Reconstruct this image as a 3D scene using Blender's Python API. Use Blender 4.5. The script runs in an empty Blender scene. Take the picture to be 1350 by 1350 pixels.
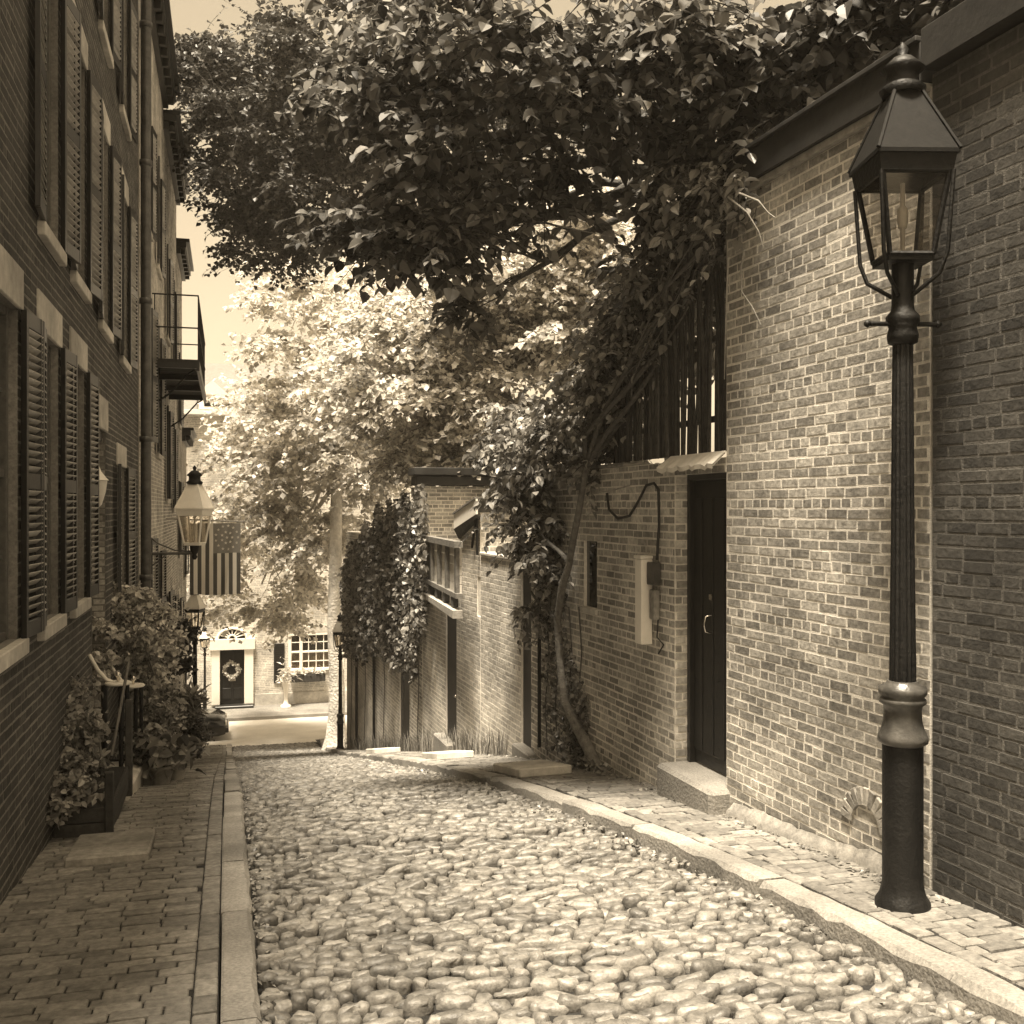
SKY=.05; SUNP=2.1; SUNA=12; HAZE=.001; EXPO=2.85
import bpy, math, random
import numpy as np
from mathutils import Vector, Matrix
random.seed(7); RNG = np.random.default_rng(11)
scn = bpy.context.scene
COL = scn.collection

# ---------------------------------------------------------------- camera frame: street axis = +Y, eye at the origin
F = 1350.0; TH = math.atan(375/F); S, C = math.sin(TH), math.cos(TH); HOR = 670.0
def ray(x, y):
    u = (x-675)/F
    return (S+u*C, C-u*S, -(y-HOR)/F)
def at(x, y, d):
    r = ray(x, y); return Vector((r[0]*d, r[1]*d, r[2]*d))
def onL(x, y, X=-1.24):
    r = ray(x, y); return at(x, y, X/r[0])
RK = 0.0342; RC = 3.74+RK*4.84
def RX(Y): return RC-RK*Y                      # right-hand wall line
def onR(x, y, off=0.0):
    r = ray(x, y); return at(x, y, (RC-off)/(r[0]+RK*r[1]))
def onY(x, y, Y):
    r = ray(x, y); return at(x, y, Y/r[1])
_py = [-20,-10,0,4,7,9,11,13,17,22,30,33,36,60,140]
_pz = [.1,-.95,-1.81,-2.15,-2.42,-2.62,-2.95,-3.35,-4.22,-5.33,-7.05,-7.6,-7.82,-7.85,-7.9]
_fy = np.linspace(-20,140,1601); _fz = np.interp(_fy,_py,_pz)
for _ in range(3): _fz = np.convolve(np.pad(_fz,6,mode='edge'), np.ones(13)/13, 'valid')
def road_z(Y): return float(np.interp(Y,_fy,_fz))
def walk_z(Y): return road_z(Y)+0.12
_kY=[-5,2,5,5.6,7,8.4,9.5,10.6,12.2,17,25,33,40]; _kX=[3.05,3.05,2.98,2.93,2.81,2.6,2.47,2.38,2.28,2.38,2.55,2.85,3.1]
_ky=np.linspace(-5,40,451); _kx=np.interp(_ky,_kY,_kX)
for _ in range(2): _kx=np.convolve(np.pad(_kx,7,mode='edge'),np.ones(15)/15,'valid')
def KR(Y): return float(np.interp(Y,_ky,_kx))

# ---------------------------------------------------------------- materials (all in the sepia range of the print)
TINT = (1.0, .945, .85)
def col(v, t=TINT): return (v*t[0], v*t[1], v*t[2], 1)
MATS = {}
def mat(name, v, v2=None, rough=.8, scale=20, bump=0, bscale=60, island=0.0, metal=0, spec=.5, detail=6, dist=.01, stain=0):
    """value noise between v and v2, optional per-island value change, optional bump"""
    m = bpy.data.materials.new(name); m.use_nodes = True; nt = m.node_tree; N = nt.nodes; L = nt.links
    b = N['Principled BSDF']; b.inputs['Roughness'].default_value = rough; b.inputs['Metallic'].default_value = metal
    b.inputs['Specular IOR Level'].default_value = spec
    tc = N.new('ShaderNodeTexCoord')
    n = N.new('ShaderNodeTexNoise'); n.inputs['Scale'].default_value = scale; n.inputs['Detail'].default_value = detail
    n.inputs['Roughness'].default_value = .65
    L.new(tc.outputs['Object'], n.inputs['Vector'])
    r = N.new('ShaderNodeValToRGB'); r.color_ramp.elements[0].position = .3; r.color_ramp.elements[1].position = .7
    v2 = v if v2 is None else v2
    r.color_ramp.elements[0].color = col(v); r.color_ramp.elements[1].color = col(v2)
    L.new(n.outputs['Fac'], r.inputs['Fac']); out = r.outputs['Color']
    if island:
        g = N.new('ShaderNodeNewGeometry')
        mr = N.new('ShaderNodeMapRange'); mr.inputs['To Min'].default_value = 1-island; mr.inputs['To Max'].default_value = 1+island
        L.new(g.outputs['Random Per Island'], mr.inputs['Value'])
        mx = N.new('ShaderNodeMix'); mx.data_type = 'RGBA'; mx.blend_type = 'MULTIPLY'; mx.inputs['Factor'].default_value = 1
        L.new(out, mx.inputs['A']); cb = N.new('ShaderNodeCombineColor')
        for k in range(3): L.new(mr.outputs['Result'], cb.inputs[k])
        L.new(cb.outputs['Color'], mx.inputs['B']); out = mx.outputs['Result']
    if stain:
        n3 = N.new('ShaderNodeTexNoise'); n3.inputs['Scale'].default_value = 1.3; n3.inputs['Detail'].default_value = 8
        L.new(tc.outputs['Object'], n3.inputs['Vector'])
        mr = N.new('ShaderNodeMapRange'); mr.inputs['From Min'].default_value=.35; mr.inputs['From Max'].default_value=.65
        mr.inputs['To Min'].default_value = 1-stain; mr.inputs['To Max'].default_value = 1+stain*.5
        L.new(n3.outputs['Fac'], mr.inputs['Value'])
        mx = N.new('ShaderNodeMix'); mx.data_type = 'RGBA'; mx.blend_type = 'MULTIPLY'; mx.inputs['Factor'].default_value = 1
        cb = N.new('ShaderNodeCombineColor')
        for k in range(3): L.new(mr.outputs['Result'], cb.inputs[k])
        L.new(out, mx.inputs['A']); L.new(cb.outputs['Color'], mx.inputs['B']); out = mx.outputs['Result']
    L.new(out, b.inputs['Base Color'])
    if bump:
        n2 = N.new('ShaderNodeTexNoise'); n2.inputs['Scale'].default_value = bscale; n2.inputs['Detail'].default_value = 5
        L.new(tc.outputs['Object'], n2.inputs['Vector'])
        bp = N.new('ShaderNodeBump'); bp.inputs['Strength'].default_value = bump; bp.inputs['Distance'].default_value = dist
        L.new(n2.outputs['Fac'], bp.inputs['Height']); L.new(bp.outputs['Normal'], b.inputs['Normal'])
    MATS[name] = m; return m
def leafmat(name, v, trans=.35, island=.5, rough=.5):
    m = bpy.data.materials.new(name); m.use_nodes = True; nt = m.node_tree; N = nt.nodes; L = nt.links
    b = N['Principled BSDF']; b.inputs['Roughness'].default_value = rough
    g = N.new('ShaderNodeNewGeometry'); mr = N.new('ShaderNodeMapRange')
    mr.inputs['To Min'].default_value = v*(1-island); mr.inputs['To Max'].default_value = v*(1+island)
    L.new(g.outputs['Random Per Island'], mr.inputs['Value'])
    mx = N.new('ShaderNodeMix'); mx.data_type='RGBA'; mx.blend_type='MULTIPLY'; mx.inputs['Factor'].default_value=1
    cb = N.new('ShaderNodeCombineColor')
    for k in range(3): L.new(mr.outputs['Result'], cb.inputs[k])
    L.new(cb.outputs['Color'], mx.inputs['A']); mx.inputs['B'].default_value = (1,.95,.86,1)
    L.new(mx.outputs['Result'], b.inputs['Base Color'])
    t = N.new('ShaderNodeBsdfTranslucent'); L.new(mx.outputs['Result'], t.inputs['Color'])
    ms = N.new('ShaderNodeMixShader'); ms.inputs['Fac'].default_value = trans
    L.new(b.outputs['BSDF'], ms.inputs[1]); L.new(t.outputs['BSDF'], ms.inputs[2])
    L.new(ms.outputs['Shader'], N['Material Output'].inputs['Surface'])
    MATS[name] = m; return m
def glassmat(name, v=.8, refl=.25):
    m = bpy.data.materials.new(name); m.use_nodes = True; nt = m.node_tree; N = nt.nodes; L = nt.links
    t = N.new('ShaderNodeBsdfTransparent'); t.inputs['Color'].default_value = (v,v*.97,v*.92,1)
    g = N.new('ShaderNodeBsdfGlossy'); g.inputs['Roughness'].default_value = .06; g.inputs['Color'].default_value = col(.9)
    fr = N.new('ShaderNodeLayerWeight'); fr.inputs['Blend'].default_value = .35
    mr = N.new('ShaderNodeMapRange'); mr.inputs['To Min'].default_value = refl*.5; mr.inputs['To Max'].default_value = min(1,refl*3)
    L.new(fr.outputs['Fresnel'], mr.inputs['Value'])
    ms = N.new('ShaderNodeMixShader'); L.new(mr.outputs['Result'], ms.inputs['Fac'])
    L.new(t.outputs['BSDF'], ms.inputs[1]); L.new(g.outputs['BSDF'], ms.inputs[2])
    L.new(ms.outputs['Shader'], N['Material Output'].inputs['Surface'])
    MATS[name] = m; return m

mat('brick_pale', .19, .48, island=.38, scale=24, bump=.4, bscale=38, rough=.9, stain=.42)
mat('brick_mid', .26, .52, island=.42, scale=24, bump=.4, bscale=38, rough=.9, stain=.42)
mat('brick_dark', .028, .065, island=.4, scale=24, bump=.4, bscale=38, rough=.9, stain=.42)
mat('brick_light', .36, .58, island=.22, scale=24, bump=.4, bscale=38, rough=.9, stain=.42)
mat('mortar_light', .66, .86, stain=.3, scale=40, bump=.5, bscale=120, rough=.95)
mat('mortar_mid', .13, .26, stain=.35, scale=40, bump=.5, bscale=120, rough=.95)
mat('mortar_vignette', .06, .13, stain=.4, scale=40, bump=.5, bscale=120, rough=.95)
mat('cobble', .085, .235, island=.42, scale=26, bump=.5, bscale=60, rough=.5, spec=.5)
mat('soil', .006, .018, scale=30, bump=1, bscale=50, rough=1)
mat('paver', .10, .25, island=.32, scale=22, bump=.5, bscale=80, rough=.85, stain=.25)
mat('granite', .16, .34, scale=60, bump=.7, bscale=45, rough=.85, island=.14, stain=.4)
mat('asphalt', .48, .58, scale=18, bump=.2, bscale=150, rough=.9, stain=.12)
mat('ground_earth', .06, .1, scale=6, rough=1)
mat('stone_pale', .40, .60, stain=.35, scale=12, bump=.4, bscale=60, rough=.8)
mat('stone_grey', .16, .34, scale=16, bump=.6, bscale=40, rough=.85, stain=.45)
mat('iron', .003, .012, scale=14, bump=.5, bscale=45, rough=.55, spec=.3, stain=.4)
mat('iron_worn', .02, .09, scale=9, bump=.25, bscale=60, rough=.35, spec=.6)
mat('black_paint', .010, .016, scale=10, rough=.4, bump=.1, bscale=30)
mat('shutter_paint', .012, .02, scale=10, rough=.35, bump=.1, bscale=40)
mat('slat_glint', .22, .38, scale=14, rough=.35, island=.3)  # pale slats: glints of light on the black louvres put into their colour
mat('door_black', .008, .014, scale=14, rough=.5, bump=.15, bscale=30)
mat('white_paint', .74, .84, scale=10, rough=.6, bump=.1, bscale=40)
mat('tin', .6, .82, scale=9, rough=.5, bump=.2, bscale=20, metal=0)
mat('timber_dark', .02, .06, scale=14, rough=.85, bump=.5, bscale=40, island=.5)
mat('timber_brown', .08, .18, scale=14, rough=.8, bump=.5, bscale=40, island=.25)
mat('timber_pale', .22, .42, scale=14, rough=.8, bump=.4, bscale=40, island=.2)
mat('coping', .012, .03, scale=8, rough=.7, bump=.2, bscale=30, stain=.3)
mat('bark', .05, .12, scale=22, bump=1, bscale=35, rough=.95, dist=.02)
mat('bark_pale', .58, .88, scale=9, bump=1, bscale=16, rough=.95, dist=.05, stain=.35)
mat('bark_grey', .08, .22, scale=18, bump=1, bscale=35, rough=.95, dist=.02)
mat('roof_slate', .10, .18, scale=12, rough=.7, bump=.3)
mat('pale_wall', .50, .62, scale=8, rough=.85, bump=.2, stain=.1)
mat('grey_wall', .26, .36, scale=40, rough=.85, bump=.3, stain=.2)
mat('sash_paint', .06, .12, rough=.5, bump=.2, bscale=40)
mat('car_paint', .010, .014, rough=.15, spec=.7)
mat('tyre', .015, .025, rough=.9)
mat('chrome', .6, .7, rough=.2, metal=1)
mat('terracotta', .2, .34, scale=10, rough=.85, bump=.2)
mat('brass', .55, .7, scale=10, rough=.25, metal=1)
mat('curtain', .55, .75, scale=12, rough=.9)
mat('interior', .01, .02, rough=.9)
mat('mantle', .70, .8, rough=.4)
mat('cable', .012, .02, rough=.6)
mat('litter', .25, .6, island=.5, rough=.8)
leafmat('flag_pale', .85, .5, 0, rough=.8)
leafmat('flag_dark', .10, .4, 0, rough=.8)
leafmat('flag_canton', .26, .4, 0, rough=.8)
leafmat('leaf_pale', .64, .5, .5)
leafmat('leaf_mid', .26, .35, .65)
leafmat('leaf_big', .16, .38, .9, rough=.6)
leafmat('leaf_dark', .06, .25, .9)
leafmat('leaf_ivy', .17, .2, .9, rough=.4)
leafmat('leaf_vine', .24, .3, .8, rough=.38)
leafmat('leaf_bright', .46, .3, .7, rough=.4)
mat('roof_iron', .006, .012, rough=.7, spec=.15, bump=.2, bscale=40)
mat('board_pale', .55, .7, scale=12, bump=.3, rough=.85)
leafmat('leaf_bloom', .6, .3, .3)
glassmat('lamp_glass', .75, .16)
glassmat('frost_glass', .9, .3)
mat('window_glass', .01, .015, rough=.06, spec=.8)

# ---------------------------------------------------------------- mesh building
ORG = {}
class MB:
    def __init__(s): s.v=[]; s.f=[]; s.m=[]; s.n=0; s.sm=[]
    def add(s, verts, faces, mi=0, smooth=False):
        verts=[tuple(map(float,p)) for p in verts]; b=s.n
        s.v += verts; s.n += len(verts)
        for fc in faces: s.f.append([i+b for i in fc]); s.m.append(mi); s.sm.append(smooth)
        return s
    def box(s, c, d, mi=0, R=None, bev=0.0):
        hx,hy,hz = d[0]/2,d[1]/2,d[2]/2; c=Vector(c)
        if bev<=0:
            P=[Vector((x,y,z)) for z in (-hz,hz) for y in (-hy,hy) for x in (-hx,hx)]
            fs=[(0,2,3,1),(4,5,7,6),(0,1,5,4),(2,6,7,3),(0,4,6,2),(1,3,7,5)]
        else:
            e=min(bev,hx*.9,hy*.9,hz*.9); P=[]; fs=[]
            idx={}
            for sx in (-1,1):
                for sy in (-1,1):
                    for sz in (-1,1):
                        for a in range(3):
                            h=[hx-e,hy-e,hz-e]; h[a]=(hx,hy,hz)[a]
                            idx[(sx,sy,sz,a)]=len(P); P.append(Vector((sx*h[0],sy*h[1],sz*h[2])))
            for a in range(3):
                b_,c_=(a+1)%3,(a+2)%3
                for sg in (-1,1):
                    def k(p,q):
                        t=[0,0,0]; t[a]=sg; t[b_]=p; t[c_]=q; return idx[(t[0],t[1],t[2],a)]
                    q=[k(-1,-1),k(1,-1),k(1,1),k(-1,1)]; fs.append(q if sg>0 else q[::-1])
                for p in (-1,1):
                    for q in (-1,1):   # edge along a, between faces b_ and c_
                        def t(sa,ax):
                            tt=[0,0,0]; tt[a]=sa; tt[b_]=p; tt[c_]=q; return idx[(tt[0],tt[1],tt[2],ax)]
                        qd=[t(-1,b_),t(1,b_),t(1,c_),t(-1,c_)]; fs.append(qd if p*q>0 else qd[::-1])
            for sx in (-1,1):
                for sy in (-1,1):
                    for sz in (-1,1):
                        tr=[idx[(sx,sy,sz,a)] for a in range(3)]; fs.append(tr if sx*sy*sz>0 else tr[::-1])
        if R is not None: P=[R@p for p in P]
        return s.add([p+c for p in P], fs, mi)
    def lathe(s, c, prof, n=20, mi=0, smooth=True, axis=None, cap=True):
        c=Vector(c); V=[]; Fc=[]; k=len(prof)
        R = axis.to_track_quat('Z','Y').to_matrix() if axis is not None else None
        for (r,z) in prof:
            for i in range(n):
                a=2*math.pi*i/n; p=Vector((r*math.cos(a),r*math.sin(a),z)); V.append((R@p if R else p)+c)
        for j in range(k-1):
            for i in range(n): Fc.append((j*n+i,j*n+(i+1)%n,(j+1)*n+(i+1)%n,(j+1)*n+i))
        s.add(V,Fc,mi,smooth)
        if cap:
            s.add(V[:n],[tuple(range(n))[::-1]],mi); s.add(V[-n:],[tuple(range(n))],mi)
        return s
    def tube(s, pts, r, n=6, mi=0, smooth=True):
        pts=[Vector(p) for p in pts]; m=len(pts); rr = r if isinstance(r,(list,tuple)) else [r]*m
        V=[]; Fc=[]; up=None
        for i,p in enumerate(pts):
            d=(pts[min(i+1,m-1)]-pts[max(i-1,0)])
            if d.length<1e-9: d=Vector((0,0,1))
            d.normalize()
            if up is None:
                up=Vector((1,0,0)) if abs(d.x)<.8 else Vector((0,1,0))
            a=(up-d*up.dot(d)); a=a.normalized() if a.length>1e-6 else d.orthogonal().normalized(); up=a; b=d.cross(a)
            for k in range(n):
                t=2*math.pi*k/n; V.append(p+(a*math.cos(t)+b*math.sin(t))*rr[i])
        for i in range(m-1):
            for k in range(n): Fc.append((i*n+k,i*n+(k+1)%n,(i+1)*n+(k+1)%n,(i+1)*n+k))
        s.add(V,Fc,mi,smooth); s.add(V[:n],[tuple(range(n))[::-1]],mi); s.add(V[-n:],[tuple(range(n))],mi)
        return s
    def quad(s, a,b,c,d, mi=0): return s.add([a,b,c,d],[(0,1,2,3)],mi)
    def prism(s, poly, d, mi=0):
        """poly: list of 3-D points (planar), extruded by vector d"""
        P=[Vector(p) for p in poly]; d=Vector(d); n=len(P)
        nor=Vector((0,0,0))
        for i in range(n): nor+= P[i].cross(P[(i+1)%n])
        if nor.dot(d)<0: P=P[::-1]
        V=P+[p+d for p in P]
        Fc=[tuple(range(n))[::-1],tuple(range(n,2*n))]+[(i,(i+1)%n,(i+1)%n+n,i+n) for i in range(n)]
        return s.add(V,Fc,mi)
    def build(s, name, mats, parent=None, org=None):
        if isinstance(mats,str): mats=[mats]
        o0 = ORG[parent.name] if parent is not None else Vector(org if org is not None else (0,0,0))
        me=bpy.data.meshes.new(name)
        V=np.array(s.v,dtype=np.float64).reshape(-1,3)-np.array(o0)
        mesh_fill(me,V,s.f,s.m,s.sm)
        for m in mats: me.materials.append(MATS[m])
        return link(name,me,parent,o0)
def mesh_fill(me,V,faces,mi=None,sm=None):
    me.vertices.add(len(V)); me.vertices.foreach_set('co',V.astype(np.float32).ravel())
    if isinstance(faces,np.ndarray):
        nf,k=faces.shape; tot=np.full(nf,k,np.int32); flat=faces.ravel().astype(np.int32)
    else:
        tot=np.array([len(f) for f in faces],np.int32); nf=len(faces); flat=np.array([i for f in faces for i in f],np.int32)
    st=np.concatenate([[0],np.cumsum(tot)[:-1]]).astype(np.int32)
    me.loops.add(len(flat)); me.loops.foreach_set('vertex_index',flat)
    me.polygons.add(nf); me.polygons.foreach_set('loop_start',st)
    if mi is not None: me.polygons.foreach_set('material_index',np.array(mi,np.int32))
    if sm is not None: me.polygons.foreach_set('use_smooth',np.array(sm,bool) if not isinstance(sm,bool) else np.full(nf,sm))
    me.update(calc_edges=True); me.validate()
def link(name,me,parent,o0):
    o=bpy.data.objects.new(name,me); COL.objects.link(o)
    if parent is not None: o.parent=parent
    else: o.location=o0
    ORG[o.name]=Vector(o0); return o
def tag(o,label=None,cat=None,group=None,kind=None):
    if label: o['label']=label
    if cat: o['category']=cat
    if group: o['group']=group
    if kind: o['kind']=kind
    return o
def thing(name,loc,label,cat,group=None):
    o=bpy.data.objects.new(name,None); COL.objects.link(o); o.location=loc; o.empty_display_size=.2
    ORG[o.name]=Vector(loc); return tag(o,label,cat,group)
def copy_tree(o,parent=None):
    c=o.copy(); COL.objects.link(c)
    if parent is not None: c.parent=parent
    for ch in list(o.children): copy_tree(ch,c)
    return c

# ---------------------------------------------------------------- brick walls: real bricks on a mortar slab
CH=.0677
def brick_wall(mb, o, d, n, L, z0, z1, thick=.25, holes=(), bi=0, mi=1, bond=6, rough=1.0, back=True, slab=True, seed=0, proud=.0010, uo=0):
    """o = (x,y) start, d = unit dir, n = outward normal (xy); holes = (u0,u1,z0,z1)"""
    rg=random.Random(seed); o=Vector((o[0],o[1],0)); d=Vector((d[0],d[1],0)); n=Vector((n[0],n[1],0))
    us=sorted({0,L}|{min(max(h[k],0),L) for h in holes for k in (0,1)}); zs=sorted({z0,z1}|{min(max(h[k],z0),z1) for h in holes for k in (2,3)})
    inside=lambda u,z: any(h[0]<u<h[1] and h[2]<z<h[3] for h in holes)
    def P(u,z,t): return o+d*u+n*t+Vector((0,0,z))
    flip = d.cross(Vector((0,0,1))).dot(n)<0     # orientation
    def Q(a,b,c,e,m): mb.quad(*( (a,b,c,e) if not flip else (a,e,c,b)), mi=m)
    if slab:
        fill={}
        for i in range(len(us)-1):
            for j in range(len(zs)-1): fill[(i,j)]= not inside((us[i]+us[i+1])/2,(zs[j]+zs[j+1])/2)
        for (i,j),ok in fill.items():
            if not ok: continue
            a,b,c,e=us[i],us[i+1],zs[j],zs[j+1]
            Q(P(a,c,0),P(b,c,0),P(b,e,0),P(a,e,0),mi)
            if back: Q(P(b,c,-thick),P(a,c,-thick),P(a,e,-thick),P(b,e,-thick),mi)
            if not fill.get((i-1,j)): Q(P(a,c,-thick),P(a,c,0),P(a,e,0),P(a,e,-thick),mi)
            if not fill.get((i+1,j)): Q(P(b,c,0),P(b,c,-thick),P(b,e,-thick),P(b,e,0),mi)
            if not fill.get((i,j+1)): Q(P(a,e,0),P(b,e,0),P(b,e,-thick),P(a,e,-thick),mi)
            if not fill.get((i,j-1)): Q(P(a,c,-thick),P(b,c,-thick),P(b,c,0),P(a,c,0),mi)
    J=.0105
    k0=math.floor(z0/CH); k1=math.ceil(z1/CH)
    for k in range(k0,k1):
        zb=k*CH+J/2; zt=(k+1)*CH-J/2
        if zt<=z0+.01 or zb>=z1-.01: continue
        zb=max(zb,z0+.004); zt=min(zt,z1-.002)
        head=(k%bond==0); step=.1065 if head else .213
        u=-((k*.5)%1)*.213 + (.053 if head else 0) - .2 + uo
        while u<L:
            w=step*rg.uniform(.93,1.07) if not head else step*rg.uniform(.96,1.04)
            a,b=u+J*.5,u+w-J*.5; u+=w
            segs=[(max(a,.003),min(b,L-.003))]
            for h in holes:
                if h[2]<zt-.01 and h[3]>zb+.01:
                    ns=[]
                    for (p,q) in segs:
                        if q<=h[0] or p>=h[1]: ns.append((p,q))
                        else:
                            if p<h[0]: ns.append((p,h[0]-.003))
                            if q>h[1]: ns.append((h[1]+.003,q))
                    segs=ns
            for (p,q) in segs:
                if q-p<.03: continue
                pr=max(.0004,proud+rg.uniform(-.0008,.0014)*rough); e=.0035
                j=lambda s_=.0022: rg.uniform(-s_,s_)*rough
                dz=j(.003)
                A=[(p+j(),zb+dz+j()),(q+j(),zb+dz+j()),(q+j(),zt+dz+j()),(p+j(),zt+dz+j())]
                cu,cz=(p+q)/2,(zb+zt)/2
                B=[(x+math.copysign(e,cu-x)+j(.001),z+math.copysign(e,cz-z)+j(.001)) for x,z in A]
                V=[P(x,z,-.004) for x,z in A]+[P(x,z,pr+rg.uniform(0,.0006)) for x,z in B]
                fs=[(4,5,6,7),(0,1,5,4),(1,2,6,5),(2,3,7,6),(3,0,4,7)]
                if flip: fs=[f[::-1] for f in fs]
                mb.add(V,fs,bi)

# ---------------------------------------------------------------- foliage
def leaf_mesh(P, size, up=.5, droop=.3, big=False, rg=RNG, dirs=None, wid=.42):
    """P (n,3) leaf base points -> verts, faces"""
    n=len(P)
    nor=rg.normal(size=(n,3)); nor/=np.linalg.norm(nor,axis=1)[:,None]; nor[:,2]=np.abs(nor[:,2])+up; nor/=np.linalg.norm(nor,axis=1)[:,None]
    t=rg.normal(size=(n,3)) if dirs is None else dirs+rg.normal(size=(n,3))*.35
    t-= nor*np.sum(t*nor,axis=1)[:,None]; t/=np.linalg.norm(t,axis=1)[:,None]+1e-9
    t[:,2]-=droop; t/=np.linalg.norm(t,axis=1)[:,None]
    b=np.cross(nor,t); b/=np.linalg.norm(b,axis=1)[:,None]+1e-9; nor=np.cross(t,b)
    s=(size*rg.uniform(.45,1.3,n))[:,None]
    if big:
        cl=rg.uniform(-.38,.10,n)[:,None]; q=rg.uniform(.8,1.2,n)[:,None]
        out=[(0,0),(-.5*wid,.10),(-1.0*wid,.36),(-.82*wid,.64),(-.34*wid,.87),(0,1.0),(.34*wid,.87),(.82*wid,.64),(1.0*wid,.36),(.5*wid,.10),(0,.36),(0,.68)]
        V=np.stack([P+s*(b*(x*q)+t*y+nor*(abs(x)*.42+cl*y*y)) for x,y in out],1).reshape(-1,3)
        tri=[(0,10,1),(1,10,2),(2,10,3),(3,10,11),(3,11,4),(4,11,5),(0,9,10),(9,8,10),(8,7,10),(7,11,10),(7,6,11),(6,5,11)]
        Fc=(np.arange(n)[:,None,None]*12+np.array(tri)[None]).reshape(-1,3)
    else:
        loc=[(0,0,0),(wid,.5,.1),(0,1,-.05),(-wid,.5,.1)]
        V=np.stack([P+s*(b*l[0]+t*l[1]+nor*l[2]) for l in loc],1).reshape(-1,3)
        Fc=(np.arange(n)[:,None,None]*4+np.array([(0,1,2),(0,2,3)])[None]).reshape(-1,3)
    return V,Fc
def leaves_obj(name, P, size, m, parent=None, org=None, big=False, up=.5, droop=.3, wid=.42, dirs=None):
    V,Fc=leaf_mesh(P,size,up,droop,big,wid=wid,dirs=dirs)
    o0=ORG[parent.name] if parent is not None else Vector(org)
    me=bpy.data.meshes.new(name); mesh_fill(me,V-np.array(o0),Fc,None,False); me.materials.append(MATS[m])
    return link(name,me,parent,o0)
def clumps(blobs, n, k=10, spread=.33, shell=.6, rg=RNG):
    """blobs: (center, (rx,ry,rz), weight). Leaf points in twiggy clumps with gaps; returns points, clump centres"""
    W=np.array([b[2] for b in blobs],float); W/=W.sum(); P=[]; Cc=[]
    for b,w in zip(blobs,W):
        c=np.array(b[0]); r=np.array(b[1]); nk=max(3,int(k*w*len(blobs)))
        q=rg.normal(size=(nk,3)); q/=np.linalg.norm(q,axis=1)[:,None]; q*= (rg.uniform(shell**3,1,nk)**(1/3))[:,None]
        cc=c+q*r; Cc.append(cc)
        m=int(n*w); i=rg.integers(0,nk,m); sp=rg.uniform(.5,1.3,nk)[i][:,None]*spread
        P.append(cc[i]+rg.normal(size=(m,3))*np.array([1,1,.55])*np.mean(r)*sp)
    return np.concatenate(P),np.concatenate(Cc)
def branch(mb, a, b, r0, r1, wob=.08, seg=6, n=6, mi=0, sag=0):
    a=Vector(a); b=Vector(b); L=(b-a).length; pts=[]
    for i in range(seg+1):
        t=i/seg; p=a.lerp(b,t)
        if 0<i<seg: p+=Vector((random.gauss(0,1),random.gauss(0,1),random.gauss(0,1)))*wob*L/seg*1.5
        p.z+=sag*math.sin(t*math.pi)
        pts.append(p)
    mb.tube(pts,[r0+(r1-r0)*i/seg for i in range(seg+1)],n,mi); return pts

def sprays(blobs, ntw, per, tl, k=14, shell=.3, rg=RNG, outw=.8, droop=.35):
    """leafy twigs: leaves set alternately along drooping shoots that spread out from each limb end"""
    W=np.array([b[2] for b in blobs],float); W/=W.sum(); P=[];D=[];T=[];Cc=[]
    for b,w in zip(blobs,W):
        c=np.array(b[0]); r=np.array(b[1]); nk=max(3,int(k*w*len(blobs)))
        q=rg.normal(size=(nk,3)); q/=np.linalg.norm(q,axis=1)[:,None]; q*=(rg.uniform(shell**3,1,nk)**(1/3))[:,None]; cc=c+q*r; Cc.append(cc)
        for j in range(max(2,int(ntw*w))):
            i=rg.integers(0,nk); o=cc[i]+rg.normal(size=3)*.06; d=(cc[i]-c)*outw/ (np.linalg.norm(r)+1e-6)+rg.normal(size=3)*np.array([.7,.7,.25]); d/=np.linalg.norm(d); L=tl*rg.uniform(.5,1.4); pts=[o]
            side=np.cross(d,[0,0,1.]); side/=np.linalg.norm(side)+1e-6
            m=max(3,int(per*rg.uniform(.6,1.3)))
            for t in range(1,m+1):
                dd=d+np.array([0,0,-droop*t/m*1.6]); dd/=np.linalg.norm(dd); p=pts[-1]+dd*L/m; pts.append(p)
                sg=1 if t%2 else -1
                P.append(p); D.append(dd*.6+side*sg*.9 if t<m else dd)
                if rg.random()<.5: P.append(p); D.append(dd*.6-side*sg*.9)
            T.append([pts[0],pts[m//2],pts[-1]])
    return np.array(P),np.array(D),T,np.concatenate(Cc)
# ================================================================ GROUND
def sheet(name, x0, x1, ys, zf, m, dz=0.0):
    mb=MB()
    for i in range(len(ys)-1):
        a,b=ys[i],ys[i+1]
        xa0=x0(a) if callable(x0) else x0; xb0=x0(b) if callable(x0) else x0
        xa1=x1(a) if callable(x1) else x1; xb1=x1(b) if callable(x1) else x1
        mb.quad((xa0,a,zf(a)+dz),(xa1,a,zf(a)+dz),(xb1,b,zf(b)+dz),(xb0,b,zf(b)+dz))
    o=mb.build(name,m); tag(o,kind='structure'); return o
sheet('ground',-45,48,list(np.arange(-12,40,1.0))+[60,90,140],road_z,'ground_earth',-.35)
# cross street and its far pavement
ysx=list(np.arange(34.2,39.01,.4))
sheet('cross_street',-40,44,ysx,road_z,'asphalt',0.0)
mb=MB(); mb.box((2,39.05,road_z(39)-.01),(84,.16,.28),0,bev=.02); tag(mb.build('far_kerb','granite'),kind='structure')
sheet('far_pavement',-40,44,[39.13,40.2,41.3],road_z,'paver',.12)

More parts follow.
